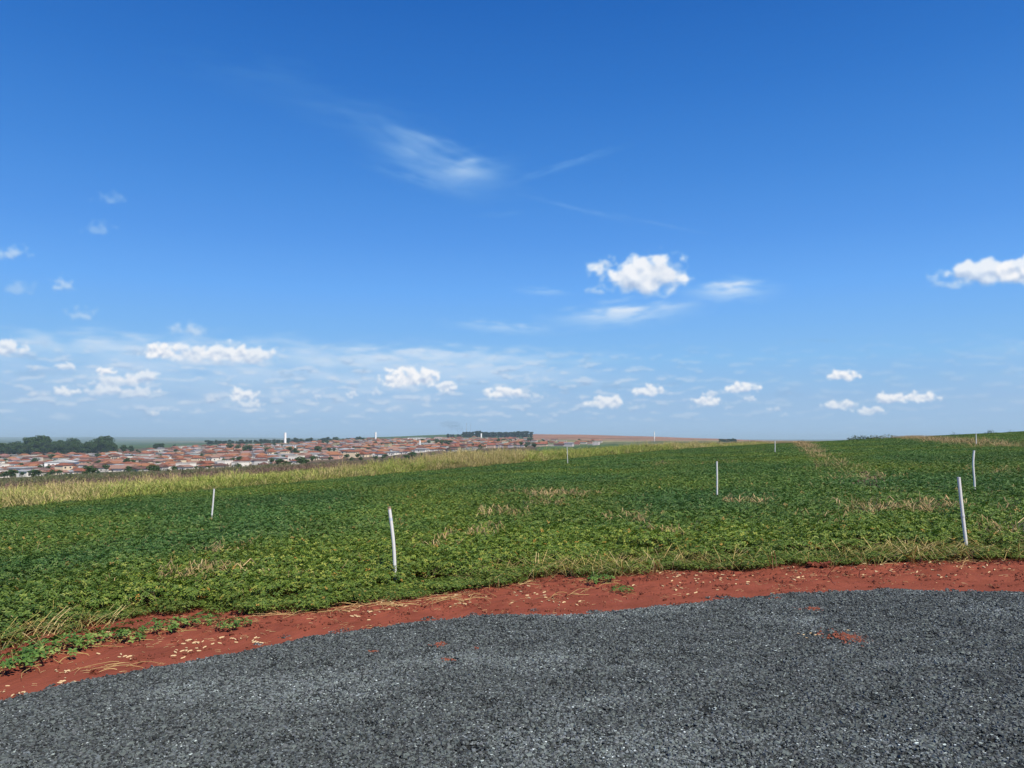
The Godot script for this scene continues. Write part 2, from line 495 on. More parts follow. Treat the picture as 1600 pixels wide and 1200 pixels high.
func grid_sheet(called: String, mat: Material, xs: PackedFloat32Array, rows: int, from: Callable, to: Callable, height: Callable, color: Callable) -> MeshInstance3D:
	var v := PackedVector3Array(); var nm := PackedVector3Array(); var cc := PackedColorArray(); var idx := PackedInt32Array()
	for j in rows + 1:
		for i in xs.size():
			var x := xs[i]
			var d: float = lerpf(from.call(x), to.call(x), float(j) / rows)
			var h: float = height.call(x, d)
			v.append(Vector3(x, h, -d))
			nm.append(Vector3(height.call(x - 0.02, d) - height.call(x + 0.02, d), 0.04, height.call(x, d + 0.02) - height.call(x, d - 0.02)).normalized())
			cc.append(color.call(x, d))
	for j in rows:
		for i in xs.size() - 1:
			var p := j * xs.size() + i
			idx.append_array([p, p + xs.size(), p + xs.size() + 1, p, p + xs.size() + 1, p + 1])
	var arr := []
	arr.resize(Mesh.ARRAY_MAX)
	arr[Mesh.ARRAY_VERTEX] = v; arr[Mesh.ARRAY_NORMAL] = nm; arr[Mesh.ARRAY_COLOR] = cc; arr[Mesh.ARRAY_INDEX] = idx
	var m := ArrayMesh.new()
	m.add_surface_from_arrays(Mesh.PRIMITIVE_TRIANGLES, arr)
	return part(called, m, mat)

func wobble(x: float) -> float:
	return fine.get_noise_2d(x * 2.2, 7.0) * 0.10 + fine.get_noise_2d(x * 9.0, 3.0) * 0.03

func gravel_limit(x: float) -> float:
	return edge_at(gravel_edge, x) + wobble(x)

func plant_limit(x: float) -> float:
	return edge_at(plant_edge, x) + fine.get_noise_2d(x * 1.7, 31.0) * 0.12

func gravel_height(x: float, d: float) -> float:
	var e := gravel_limit(x) - d
	return plane(x, d) + 0.006 + 0.022 * smoothstep(0.0, 0.14, e) + fine.get_noise_2d(x * 0.9, d * 0.9) * 0.008 * smoothstep(0.0, 0.3, e)

func soil_height(x: float, d: float) -> float:
	var e := gravel_limit(x); var p := plant_limit(x)
	var f := clampf((d - e) / maxf(p - e, 0.1), -0.5, 2.0)
	var rough := smoothstep(0.25, 0.8, f)
	var h := plane(x, d) + 0.008 + 0.07 * smoothstep(0.15, 1.0, f)
	if f < 0.0: h -= 0.03 * smoothstep(0.0, 0.25, -f)
	h += fine.get_noise_2d(x * 1.1, d * 1.6) * 0.016 * (0.3 + rough)
	h += fine.get_noise_2d(x * 5.0 + 40.0, d * 6.0) * (0.004 + 0.016 * rough)
	return h

func soil_color(x: float, d: float) -> Color:
	var n := fine.get_noise_2d(x * 1.4 + 9.0, d * 2.2)
	var m := fine.get_noise_2d(x * 8.0, d * 8.0 + 5.0)
	var c := Color(0.20, 0.059, 0.038) * (1.0 + n * 0.28 + m * 0.18)
	c.a = 1.0
	return c

func gravel_tone(x: float, d: float) -> float:
	var dust := smoothstep(0.05, 0.45, fine.get_noise_2d(x * 0.42 + 3.0, d * 0.7))
	return 1.0 + 0.45 * dust + 0.25 * fine.get_noise_2d(x * 2.0, d * 2.5 + 70.0)

func build_road_and_soil() -> void:
	var xs := PackedFloat32Array()
	var x := -26.0
	while x < 30.0:
		xs.append(x)
		x += 0.05 if absf(x) < 9.5 else 0.5
	var soil := paint(0.95, 0.15)
	soil.normal_enabled = true
	soil.normal_texture = noise_tex(512, 0.03, 21, 0, 6.0, 5, true)
	soil.normal_scale = 0.7
	soil.uv1_triplanar = true; soil.uv1_world_triplanar = true
	soil.uv1_scale = Vector3.ONE * 1.6
	var e0 := func(q: float) -> float: return gravel_limit(q) - 0.35
	var e1 := func(q: float) -> float: return plant_limit(q) + 1.0
	tag(grid_sheet("soil", soil, xs, 60, e0, e1, soil_height, soil_color), "", "", "", "structure")
	var gm := paint(0.95, 0.2)
	gm.albedo_texture = noise_tex(512, 0.09, 8, 0.45, 1.0, 4)
	gm.normal_enabled = true
	gm.normal_texture = noise_tex(512, 0.09, 8, 0, 10.0, 4, true)
	gm.uv1_triplanar = true; gm.uv1_world_triplanar = true
	gm.uv1_scale = Vector3.ONE * 1.3
	var g0 := func(_q: float) -> float: return -18.0
	var gc := func(q: float, d: float) -> Color:
		var t := gravel_tone(q, d)
		return Color(0.050 * t, 0.058 * t, 0.058 * t)
	var xr := PackedFloat32Array()
	x = -26.0
	while x < 30.0:
		xr.append(x)
		x += 0.09 if absf(x) < 9.5 else 0.5
	# laid in two runs so that the rows near the verge are fine
	var g1 := func(q: float) -> float: return gravel_limit(q) - 0.5
	var road := grid_sheet("road", gm, xr, 12, g0, g1, gravel_height, gc)
	tag(road, "", "", "", "structure")
	var verge := grid_sheet("road_verge", gm, xr, 12, g1, gravel_limit, gravel_height, gc)
	tag(verge, "", "", "", "structure")
	build_gravel()

func stone_shape(sh: Shape, at: Vector3, size: Vector3, col: Color) -> void:
	var q := []
	var b := Basis(Vector3(rng.randf_range(-1, 1), rng.randf_range(-1, 1), rng.randf_range(-1, 1)).normalized(), rng.randf() * TAU)
	for k in 8:
		var p := Vector3(1 if k & 1 else -1, 1 if k & 2 else -1, 1 if k & 4 else -1) * 0.5
		p += Vector3(rng.randf_range(-0.24, 0.24), rng.randf_range(-0.24, 0.24), rng.randf_range(-0.24, 0.24))
		q.append(at + (b * p) * size)
	for f in [[0, 2, 3, 1], [4, 5, 7, 6], [0, 4, 6, 2], [1, 3, 7, 5], [2, 6, 7, 3], [0, 1, 5, 4]]:
		sh.quad(q[f[0]], q[f[1]], q[f[2]], q[f[3]], col)

func build_gravel() -> void:
	var mat := paint(0.8, 0.35)
	var root := base("gravel", Vector3.ZERO)
	tag(root, "loose dark grey crushed stone covering the road", "gravel", "", "stuff")
	var lumps := []
	for k in 9:
		var sh := Shape.new()
		for j in 30:
			var r := sqrt(rng.randf()) * 0.062
			var t := rng.randf() * TAU
			var s := pow(rng.randf(), 2.4) * 0.011 + 0.0045
			if rng.randf() < 0.05: s *= 1.5
			var tone := 0.025 + 0.115 * pow(rng.randf(), 1.5)
			if rng.randf() < 0.10: tone = rng.randf_range(0.12, 0.26)
			if rng.randf() < 0.022: tone = 0.42
			var col := Color(tone * 0.86, tone * rng.randf_range(0.98, 1.04), tone * rng.randf_range(1.0, 1.10))
			stone_shape(sh, Vector3(cos(t) * r, rng.randf_range(0.0, 0.008), sin(t) * r), Vector3(s, s * rng.randf_range(0.5, 0.8), s * rng.randf_range(0.7, 1.3)), col)
		lumps.append([sh.commit(), [], []])
	var want := 25000
	var done := 0
	while done < want:
		var d := rng.randf_range(2.0, 10.6)
		var x := rng.randf_range(-8.5, 9.0)
		if absf(x) > 0.70 * d + 1.3: continue
		var lim := gravel_limit(x)
		if d > lim + 0.03 and rng.randf() > 0.3 * exp(-(d - lim) / 0.07): continue
		# thinner farther away, where they are too small to tell apart
		if rng.randf() > clampf(5.5 / d, 0.55, 1.0): continue
		done += 1
		var t := gravel_tone(x, d) * rng.randf_range(0.8, 1.2)
		var w: Array = lumps[rng.randi() % lumps.size()]
		w[1].append(Transform3D(Basis(Vector3.UP, rng.randf() * TAU).scaled(Vector3.ONE * rng.randf_range(0.8, 1.25)), Vector3(x, maxf(gravel_height(x, d), soil_height(x, d)) if d > lim - 0.04 else gravel_height(x, d) + 0.001, -d)))
		w[2].append(Color(t, t, t))
	for w in lumps: many("stones", w[0], mat, w[1], w[2], root)

# ---------------------------------------------------------------- the crop
func leaflet(sh: Shape, at: Vector3, dir: Vector3, up: Vector3, length: float, width: float, col: Color) -> void:
	var side := dir.cross(up).normalized()
	var nrm := side.cross(dir).normalized()
	var tip := at + dir * length - nrm * length * 0.12
	var mid1 := at + dir * length * 0.38; var mid2 := at + dir * length * 0.75
	var l1 := mid1 + side * width * 0.5 + nrm * width * 0.16; var l2 := mid2 + side * width * 0.42 + nrm * width * 0.12
	var r1 := mid1 - side * width * 0.5 + nrm * width * 0.16; var r2 := mid2 - side * width * 0.42 + nrm * width * 0.12
	sh.tri(at, l1, l2, col); sh.tri(at, l2, tip, col)
	sh.tri(at, r2, r1, col); sh.tri(at, tip, r2, col)

func leafy_clump(radius: float, height: float, leaves: int, size: float) -> ArrayMesh:
	var sh := Shape.new()
	for k in leaves:
		var r := sqrt(rng.randf()) * radius
		var t := rng.randf() * TAU
		var top := height * (1.0 - 0.22 * pow(r / radius, 2.0))
		var y := top - absf(rng.randfn(0.0, 0.2)) * height
		if rng.randf() < 0.12: y = top + rng.randf() * 0.05
		y = maxf(y, 0.02)
		var c := Vector3(cos(t) * r, y, sin(t) * r)
		var lean := Vector3(cos(t) * r / radius * 0.6 + rng.randfn(0, 0.32), 1.0, sin(t) * r / radius * 0.6 + rng.randfn(0, 0.32)).normalized()
		var a := lean.cross(Vector3(rng.randf() - 0.5, 0.1, rng.randf() - 0.5)).normalized()
		var g := rng.randf()
		var col := Color(0.048, 0.112, 0.024).lerp(Color(0.130, 0.218, 0.044), g * g)
		if rng.randf() < 0.09: col = Color(0.18, 0.25, 0.065)
		if rng.randf() < 0.015: col = Color(0.26, 0.19, 0.06)
		var b := lean.cross(a)
		for q in 4:
			var ang := 0.62 + q * TAU / 4.0 + (0.2 if q % 2 else -0.2)
			var dir := (a * cos(ang) + b * sin(ang) + lean * 0.15).normalized()
			leaflet(sh, c + dir * size * 0.1, dir, lean, size * rng.randf_range(0.85, 1.15), size * 0.56, col)
		if y > 0.08 and rng.randf() < 0.5:
			var foot := Vector3(c.x * 0.5, 0.0, c.z * 0.5)
			var sd := Vector3(rng.randf() - 0.5, 0, rng.randf() - 0.5).normalized() * 0.0025
			sh.tri(foot - sd, foot + sd, c, Color(0.10, 0.12, 0.03))
	return sh.commit()

func build_crop() -> void:
	var root := base("peanut_crop", Vector3.ZERO)
	tag(root, "dense low green peanut crop filling the sloping field", "crop", "", "stuff")
	var leaf := paint(0.5, 0.4, Color(0.60, 0.66, 0.24))
	var kinds := []
	for k in 6:
		kinds.append([leafy_clump(0.36, rng.randf_range(0.27, 0.31), 390, 0.029), [], []])
	var far_kinds := []
	# spots along the strip where the plants are tinted paler and yellower
	var pale_spots := []
	for q in [[120, 925], [430, 900], [760, 865], [1080, 850], [1400, 835], [620, 860]]:
		var w := gp(q[0], q[1], 0.25)
		pale_spots.append(Vector2(w.x, -w.z))
	for k in 4:
		far_kinds.append([leafy_clump(0.64, 0.30, 640, 0.039), [], []])
	var d := 4.0
	while d < 178.0:
		var near := d < 48.0
		var step := 0.36 if near else 0.72
		var x := -0.82 * d - 3.0
		while x < 0.80 * d + 4.0:
			var px := x + rng.randf_range(-0.5, 0.5) * step
			var pd := d + rng.randf_range(-0.5, 0.5) * step
			x += step
			if beyond(px, pd) > 0.25 + fine.get_noise_2d(px * 0.3, pd * 0.3) * 0.9: continue
			if pd < 14.0 and pd < plant_limit(px) + 0.06: continue
			var tone := 1.0 + 0.20 * fbm.get_noise_2d(px * 7.0, pd * 7.0) + rng.randf_range(-0.1, 0.1)
			var yellow := 0.34 + 0.9 * fbm.get_noise_2d(px * 12.0 + 300.0, pd * 8.0)
			for q in pale_spots: yellow += 0.55 * exp(-(pow(px - q.x, 2) * 0.12 + pow(pd - q.y, 2) * 0.35))
			yellow = clampf(yellow, 0.0, 1.0)
			# plants at the foot of the crop are smaller ones (size only, same colours)
			var plant_size := 1.0
			if pd < 14.0: plant_size = lerpf(0.42, 1.0, smoothstep(0.0, 0.9, pd - plant_limit(px)))
			var s := rng.randf_range(0.85, 1.15) * plant_size
			var tint := Color(tone * lerpf(0.82, 1.55, yellow), tone * lerpf(0.94, 1.22, yellow), tone * lerpf(1.2, 0.9, yellow))
			var ridge := 0.03 * fbm.get_noise_2d(px * 20.0, pd * 20.0) + 0.022 * cos((px * 0.94 - pd * 0.33) / 0.9 * TAU)
			var lift := 0.05 if pd < 12.0 else 0.0
			var pick: Array = kinds[rng.randi() % kinds.size()] if near else far_kinds[rng.randi() % far_kinds.size()]
			pick[1].append(Transform3D(Basis(Vector3.UP, rng.randf() * TAU).scaled(Vector3(s, s * rng.randf_range(0.9, 1.12), s)), Vector3(px, land(px, pd) + ridge + lift, -pd)))
			pick[2].append(tint)
		d += step
	# low straggling plants at the foot of the crop
	for k in 330:
		var ex := -9.5 + 20.5 * (k + rng.randf()) / 330.0
		var ed := plant_limit(ex) + rng.randf_range(-0.08, 0.42)
		if ex < -1.9:
			if k % 2 == 0: continue
			ed += 0.2
		var es := rng.randf_range(0.3, 0.62)
		var ew: Array = kinds[rng.randi() % kinds.size()]
		ew[1].append(Transform3D(Basis(Vector3.UP, rng.randf() * TAU).scaled(Vector3(es, es * rng.randf_range(0.7, 1.0), es)), Vector3(ex, soil_height(ex, ed) - 0.01, -ed)))
		var et := rng.randf_range(0.85, 1.2)
		ew[2].append(Color(et * 1.4, et * 1.12, et * 0.95))
	for w in kinds: many("foliage", w[0], leaf, w[1], w[2], root)
	for w in far_kinds: many("foliage", w[0], leaf, w[1], w[2], root)

# ---------------------------------------------------------------- grasses
func tuft(blades: int, height: float, spread: float, width: float, lean: float, cols: Array, heads := 0.0) -> ArrayMesh:
	var sh := Shape.new()
	for k in blades:
		var t := rng.randf() * TAU
		var out := Vector3(cos(t), 0, sin(t))
		var foot := out * rng.randf() * spread * 0.5 + Vector3(rng.randfn(0, spread * 0.2), 0, rng.randfn(0, spread * 0.2))
		var h := height * rng.randf_range(0.5, 1.1)
		var l := lean * rng.randf_range(0.3, 1.3)
		var side := Vector3(-out.z, 0, out.x).rotated(Vector3.UP, rng.randfn(0, 0.7)) * width * 0.5
		var col: Color = cols[rng.randi() % cols.size()] * rng.randf_range(0.8, 1.2)
		var p0 := foot; var p1 := foot + out * h * l * 0.3 + Vector3.UP * h * 0.5
		var p2 := foot + out * h * l * 0.75 + Vector3.UP * h * 0.85; var p3 := foot + out * h * l * 1.2 + Vector3.UP * h * (1.0 - l * 0.25)
		sh.quad(p0 - side, p0 + side, p1 + side * 0.9, p1 - side * 0.9, col)
		sh.quad(p1 - side * 0.9, p1 + side * 0.9, p2 + side * 0.6, p2 - side * 0.6, col)
		sh.tri(p2 - side * 0.6, p2 + side * 0.6, p3, col)
		if rng.randf() < heads:
			var hc: Color = cols[-1]
			for q in 5:
				var o := Vector3(rng.randfn(0, 0.03), rng.randf_range(-0.16, 0.05), rng.randfn(0, 0.03))
				sh.tri(p3 + o, p3 + o + Vector3(rng.randfn(0, 0.03), 0.05, rng.randfn(0, 0.03)), p3 + o + side * 3.0 + Vector3(0, -0.02, 0), hc)
	return sh.commit()

func build_grass_belt() -> void:
	var gm := paint(0.7, 0.25, Color(0.4, 0.42, 0.25))
	var yellow := [Color(0.255, 0.30, 0.062), Color(0.20, 0.275, 0.055), Color(0.30, 0.315, 0.085), Color(0.125, 0.20, 0.045), Color(0.35, 0.335, 0.12)]
	var straw := [Color(0.42, 0.33, 0.17), Color(0.34, 0.27, 0.13), Color(0.47, 0.38, 0.21), Color(0.27, 0.25, 0.10)]
	var brown := [Color(0.16, 0.115, 0.085), Color(0.13, 0.10, 0.065), Color(0.19, 0.13, 0.10), Color(0.10, 0.10, 0.05), Color(0.20, 0.15, 0.115)]
	var ky := []; var ks := []; var kb := []
	for k in 4:
		ky.append([tuft(46, 0.98, 0.5, 0.022, 0.8, yellow, 0.1), [], []])
		ks.append([tuft(40, 1.1, 0.5, 0.022, 0.4, straw, 0.3), [], []])
		kb.append([tuft(40, 1.0, 0.8, 0.03, 0.45, brown, 0.5), [], []])
	var t := (LINE_B - LINE_A).normalized()
	var nrm := Vector2(-t.y, t.x)
	var a := -32.0
	while a < 178.0:
		var s := 0.0
		var q := LINE_A + t * a
		var dens := 0.42 if a < 60.0 else 0.6
		while s < 11.0:
			var p := q + nrm * (s + rng.randf_range(-0.3, 0.3)) + t * rng.randf_range(-0.3, 0.3)
			s += dens
			var patch := fbm.get_noise_2d(p.x * 3.2 + 50.0, p.y * 3.2)
			var clump := fbm.get_noise_2d(p.x * 38.0, p.y * 38.0 + 40.0)
			var dry := clampf(0.04 + patch * 1.0, 0.0, 0.95)
			var col := 800.0 + p.x / maxf(p.y, 1.0) * F
			dry += 0.75 * exp(-pow((col - 745.0) / 60.0, 2)) + 0.3 * exp(-pow((col - 520.0) / 60.0, 2))
			if s < 1.6: dry += 0.1
			var tall := lerpf(0.72, 1.12, smoothstep(0.0, 75.0, a)) * (1.0 - 0.35 * smoothstep(95.0, 160.0, a))
			tall *= 1.0 + 0.3 * patch + 0.75 * clump + 0.30 * exp(-pow((col - 745.0) / 60.0, 2))
			if s < 1.4: tall *= 0.7
			var w: Array = (ks if rng.randf() < dry else ky)[rng.randi() % 4]
			var sc := tall * rng.randf_range(0.75, 1.2)
			w[1].append(Transform3D(Basis(Vector3.UP, rng.randf() * TAU).scaled(Vector3(1.1, sc, 1.1)), Vector3(p.x, land(p.x, p.y) - 0.02, -p.y)))
			var tn := rng.randf_range(0.75, 1.2) * (1.0 + 0.35 * patch + 0.4 * clump)
			w[2].append(Color(tn, tn, tn))
		a += dens
	var belt := base("tall_grass", Vector3.ZERO)
	tag(belt, "belt of tall yellow green grass along the far edge of the crop", "grass", "", "stuff")
	for w in ky: many("green_blades", w[0], gm, w[1], w[2], belt)
	for w in ks: many("dry_blades", w[0], gm, w[1], w[2], belt)
	# brown seeding weeds on the slope behind
	a = -60.0
	while a < 190.0:
		var s := 11.0
		var q := LINE_A + t * a
		while s < 70.0:
			var p := q + nrm * (s + rng.randf_range(-0.6, 0.6)) + t * rng.randf_range(-0.6, 0.6)
			s += 1.0 + s * 0.02
			if p.y < 5.0: continue
			var patch := fbm.get_noise_2d(p.x * 2.0, p.y * 2.0 + 90.0)
			var w: Array = kb[rng.randi() % 4]
			var sc := rng.randf_range(0.8, 1.3) * (1.0 + 0.4 * patch)
			if a > 60.0: sc *= 0.8
			w[1].append(Transform3D(Basis(Vector3.UP, rng.randf() * TAU).scaled(Vector3(1.3, sc, 1.3)), Vector3(p.x, land(p.x, p.y) - 0.02, -p.y)))
			var g := clampf(0.5 + patch * 1.5, 0.0, 1.0)
			var tn := rng.randf_range(0.8, 1.2)
			w[2].append(Color(tn * lerpf(1.0, 0.62, g), tn * lerpf(0.88, 1.0, g), tn * lerpf(1.0, 0.7, g)))
		a += 1.0
	var weeds := base("brown_weeds", Vector3.ZERO)
	tag(weeds, "purplish brown seeding weeds on the slope behind the yellow grass", "weeds", "", "stuff")
	for w in kb: many("seed_heads", w[0], gm, w[1], w[2], weeds)

# ---------------------------------------------------------------- the town
var wall_m: StandardMaterial3D
var roof_m: StandardMaterial3D
var glass_m: StandardMaterial3D

func hip_roof(sh: Shape, w: float, l: float, y: float, rise: float, over: float, hip: float, col: Color) -> void:
	var a := w / 2 + over; var b := l / 2 + over
	var c := [Vector3(-a, y, -b), Vector3(a, y, -b), Vector3(a, y, b), Vector3(-a, y, b)]
	var r0 := Vector3(0, y + rise, -b + hip); var r1 := Vector3(0, y + rise, b - hip)
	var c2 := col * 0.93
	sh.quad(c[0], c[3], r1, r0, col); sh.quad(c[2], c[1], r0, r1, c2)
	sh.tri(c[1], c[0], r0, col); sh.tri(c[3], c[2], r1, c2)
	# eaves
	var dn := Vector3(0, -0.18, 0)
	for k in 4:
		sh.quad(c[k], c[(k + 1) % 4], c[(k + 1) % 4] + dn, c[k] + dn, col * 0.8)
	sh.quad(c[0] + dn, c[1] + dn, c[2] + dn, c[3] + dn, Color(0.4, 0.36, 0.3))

func house_shapes(kind: Dictionary) -> Array:
	var w: float = kind.w; var l: float = kind.l; var h: float = kind.h
	var wall := Shape.new()
	wall.box(Vector3(-w / 2, -3.0, -l / 2), Vector3(w / 2, h, l / 2), kind.wall)
	if kind.hip >= kind.l * 5.0:
		pass
	var roof := Shape.new()
	if kind.flat:
		# parapet round a flat slab
		for e in [[-w / 2, -l / 2, w / 2, -l / 2 + 0.3], [-w / 2, l / 2 - 0.3, w / 2, l / 2], [-w / 2, -l / 2 + 0.3, -w / 2 + 0.3, l / 2 - 0.3], [w / 2 - 0.3, -l / 2 + 0.3, w / 2, l / 2 - 0.3]]:
			roof.box(Vector3(e[0], h + 0.003, e[1]), Vector3(e[2], h + 0.7, e[3]), kind.wall * 0.97)
		roof.box(Vector3(-w / 2 + 0.32, h + 0.003, -l / 2 + 0.32), Vector3(w / 2 - 0.32, h + 0.3, l / 2 - 0.32), kind.roof)
	else:
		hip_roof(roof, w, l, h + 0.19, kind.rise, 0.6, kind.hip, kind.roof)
		if kind.hip < 0.3:
			# gable walls under the ridge
			for s in [-1.0, 1.0]:
				wall.tri(Vector3(-w / 2, h, s * l / 2), Vector3(w / 2, h, s * l / 2), Vector3(0, h + kind.rise * w / (w + 1.2), s * l / 2), kind.wall)
	return [wall.commit(), roof.commit()]

func make_house(called: String, kind: Dictionary) -> Node3D:
	var o := base(called, Vector3.ZERO)
	tag(o, kind.label, kind.cat, kind.group)
	var s := house_shapes(kind)
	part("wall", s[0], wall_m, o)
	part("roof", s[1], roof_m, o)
	var w: float = kind.w; var l: float = kind.l
	for q in kind.win:
		var win := Shape.new()
		var fr := Shape.new()
		# q: face (0 front, 1 back, 2, 3 sides), offset, sill height, width, height
		var hx: float = q[3] / 2.0
		fr.box(Vector3(-hx - 0.12, -0.12, 0.0), Vector3(hx + 0.12, q[4] + 0.12, 0.05), Color(0.62, 0.6, 0.56))
		win.box(Vector3(-hx, 0, 0.053), Vector3(hx, q[4], 0.075), Color(0.03, 0.035, 0.045))
		var p := part("window" if q[2] > 0.3 else "door", win.commit(), glass_m, o)
		part("frame", fr.commit(), wall_m, p)
		var side: int = q[0]
		p.rotation.y = [0.0, PI, PI / 2, -PI / 2][side]
		p.position = [Vector3(q[1], q[2], l / 2), Vector3(q[1], q[2], -l / 2), Vector3(w / 2, q[2], q[1]), Vector3(-w / 2, q[2], q[1])][side]
	return o

func joined_house(kind: Dictionary) -> ArrayMesh:
	var s := house_shapes(kind)
	var out := Shape.new()
	for m in s:
		var arr: Array = m.surface_get_arrays(0)
		out.v.append_array(arr[Mesh.ARRAY_VERTEX]); out.n.append_array(arr[Mesh.ARRAY_NORMAL]); out.c.append_array(arr[Mesh.ARRAY_COLOR])
	return out.commit()

func build_town() -> void:
	wall_m = paint(0.9, 0.2)
	roof_m = paint(0.85, 0.2)
	roof_m.albedo_texture = noise_tex(256, 0.04, 77, 0.6, 1.0)
	roof_m.uv1_triplanar = true; roof_m.uv1_world_triplanar = true
	roof_m.uv1_scale = Vector3.ONE * 0.09
	glass_m = paint(0.25, 0.5)
	var white := Color(0.74, 0.71, 0.66); var cream := Color(0.68, 0.56, 0.40); var rose := Color(0.60, 0.36, 0.28); var grey := Color(0.42, 0.41, 0.40)
	var red := Color(0.37, 0.145, 0.09); var orange := Color(0.48, 0.22, 0.125); var dull := Color(0.22, 0.125, 0.105); var pale := Color(0.46, 0.28, 0.22); var zinc := Color(0.46, 0.48, 0.50)
	var wins := [[0, -2.2, 1.0, 1.5, 1.2], [0, 2.2, 1.0, 1.5, 1.2], [0, 0.2, 0.0, 0.95, 2.1], [2, 2.0, 1.0, 1.4, 1.2], [3, -2.0, 1.0, 1.4, 1.2]]
	var g := "houses of the town in the valley"
	var kinds := [
		{"w": 9.0, "l": 11.0, "h": 3.2, "rise": 1.9, "hip": 4.2, "flat": false, "wall": white, "roof": red, "label": "small white town house under a red clay hipped roof"},
		{"w": 8.5, "l": 12.0, "h": 3.1, "rise": 1.8, "hip": 0.0, "flat": false, "wall": cream, "roof": red, "label": "cream town house under a red clay gabled roof"},
		{"w": 9.5, "l": 10.0, "h": 3.3, "rise": 2.0, "hip": 0.0, "flat": false, "wall": white, "roof": orange, "label": "white town house under a bright orange gabled roof"},
		{"w": 10.0, "l": 12.0, "h": 3.2, "rise": 2.1, "hip": 4.6, "flat": false, "wall": rose, "roof": orange, "label": "rose walled town house under an orange hipped roof"},
		{"w": 9.0, "l": 12.5, "h": 3.1, "rise": 1.7, "hip": 0.0, "flat": false, "wall": grey, "roof": dull, "label": "grey town house under a weathered brown gabled roof"},
		{"w": 9.0, "l": 9.5, "h": 3.2, "rise": 1.8, "hip": 4.0, "flat": false, "wall": cream, "roof": dull, "label": "cream town house under a dark brown hipped roof"},
		{"w": 8.5, "l": 11.0, "h": 3.3, "rise": 1.7, "hip": 0.0, "flat": false, "wall": white, "roof": pale, "label": "white town house under a faded pinkish gabled roof"},
		{"w": 8.0, "l": 12.0, "h": 3.8, "rise": 1.0, "hip": 0.0, "flat": true, "wall": white, "roof": Color(0.5, 0.48, 0.45), "label": "flat roofed white block house with a low parapet"},
		{"w": 9.0, "l": 14.0, "h": 3.6, "rise": 0.9, "hip": 0.0, "flat": false, "wall": white, "roof": zinc, "label": "low white house under a grey sheet metal roof"},
		{"w": 8.5, "l": 10.0, "h": 6.2, "rise": 1.6, "hip": 3.8, "flat": false, "wall": cream, "roof": red, "label": "two storey cream house under a red hipped roof"}]
	var names := ["hip_roof_house", "gable_house", "orange_roof_house", "rose_house", "weathered_house", "brown_roof_house", "pale_roof_house", "block_house", "metal_roof_house", "two_storey_house"]
	var weight := [4, 4, 5, 2, 3, 2, 6, 5, 6, 2]
	var deck := []
	for k in kinds.size():
		kinds[k].win = wins.duplicate()
		if k == 9:
			kinds[k].win.append_array([[0, -2.2, 4.0, 1.4, 1.2], [0, 2.2, 4.0, 1.4, 1.2]])
		kinds[k].cat = "house"
		kinds[k].group = g
		for q in weight[k]: deck.append(k)
	# lots along streets turned to the valley
	var spots := []
	var ax := Vector2(cos(0.32), sin(0.32)); var ay := Vector2(-ax.y, ax.x)
	for i in range(-140, 141):
		for j in range(-20, 130):
			var s := ax * (i * 14.2 + rng.randf_range(-2.2, 2.2)) + ay * (j * 19.0 + (j / 2) * 9.0 + rng.randf_range(-1.5, 1.5))
			var x := s.x - 200.0; var d := s.y + 300.0
			if d < 540.0 or d > 1950.0: continue
			var u := x / d
			var col := 800.0 + u * F
			if col < -60.0 or col > 935.0: continue
			var front: float = 560.0 + 40.0 * smoothstep(200.0, 400.0, col) + 160.0 * smoothstep(400.0, 560.0, col) + 240.0 * smoothstep(640.0, 820.0, col)
			var back: float = 1120.0 + 380.0 * smoothstep(190.0, 330.0, col) + 420.0 * smoothstep(420.0, 560.0, col) - 480.0 * smoothstep(830.0, 920.0, col)
			if d < front + 30.0 * fbm.get_noise_2d(x * 2.0, 4.0) or d > back: continue
			if col > 815.0 and rng.randf() < 0.82: continue
			if rng.randf() < 0.16 or fbm.get_noise_2d(x * 1.6, d * 1.6) > 0.42: continue
			spots.append([d, x])
	spots.sort_custom(func(p, q): return p[0] < q[0])
	# not where the larger buildings and the big trees stand
	var keep := []
	for s in spots:
		var clear := true
		for b in BIG:
			var p := on_land(b[0], b[1])
			if absf(s[1] - p.x) < b[2] * 0.5 + 9.0 and absf(s[0] - b[1]) < b[3] * 0.5 + 10.0: clear = false
		if clear: keep.append(s)
	var proto := {}
	var far := {}
	for n in keep.size():
		var s: Array = keep[n]
		var k: int = deck[rng.randi() % deck.size()]
		var at := Vector3(s[1], land(s[1], s[0]), -s[0])
		var turn := -0.32 + (PI / 2 if rng.randf() < 0.55 else 0.0) + rng.randfn(0, 0.03)
		var size := Vector3(rng.randf_range(0.65, 1.2), rng.randf_range(0.75, 1.2), rng.randf_range(0.65, 1.2))
		if n < 300:
			var o: Node3D
			if proto.has(k): o = copy_of(proto[k])
			else:
				o = make_house(names[k], kinds[k]); proto[k] = o
			o.position = at; o.rotation.y = turn; o.scale = size
			var where := beside(s[1], s[0])
			if where == "": where = " in the front row" if s[0] < 615.0 else (" behind the front row" if s[0] < 680.0 else " further in")
			o.set_meta("label", which(size, s[1], s[0]) + kinds[k].label.replace("small ", "") + where)
		else:
			if not far.has(k): far[k] = [[], []]
			far[k][0].append(Transform3D(Basis(Vector3.UP, turn).scaled_local(size), at))
			var t := rng.randf_range(0.75, 1.2)
			far[k][1].append(Color(t, t * rng.randf_range(0.92, 1.08), t * rng.randf_range(0.9, 1.1)))
	var mass := base("distant_houses", Vector3.ZERO)
	tag(mass, "mass of small red roofed houses on the rising far side of town", "houses", "", "stuff")
	for k in far:
		many("rooftops", joined_house(kinds[k]), roof_m, far[k][0], far[k][1], mass)
	build_big_buildings()

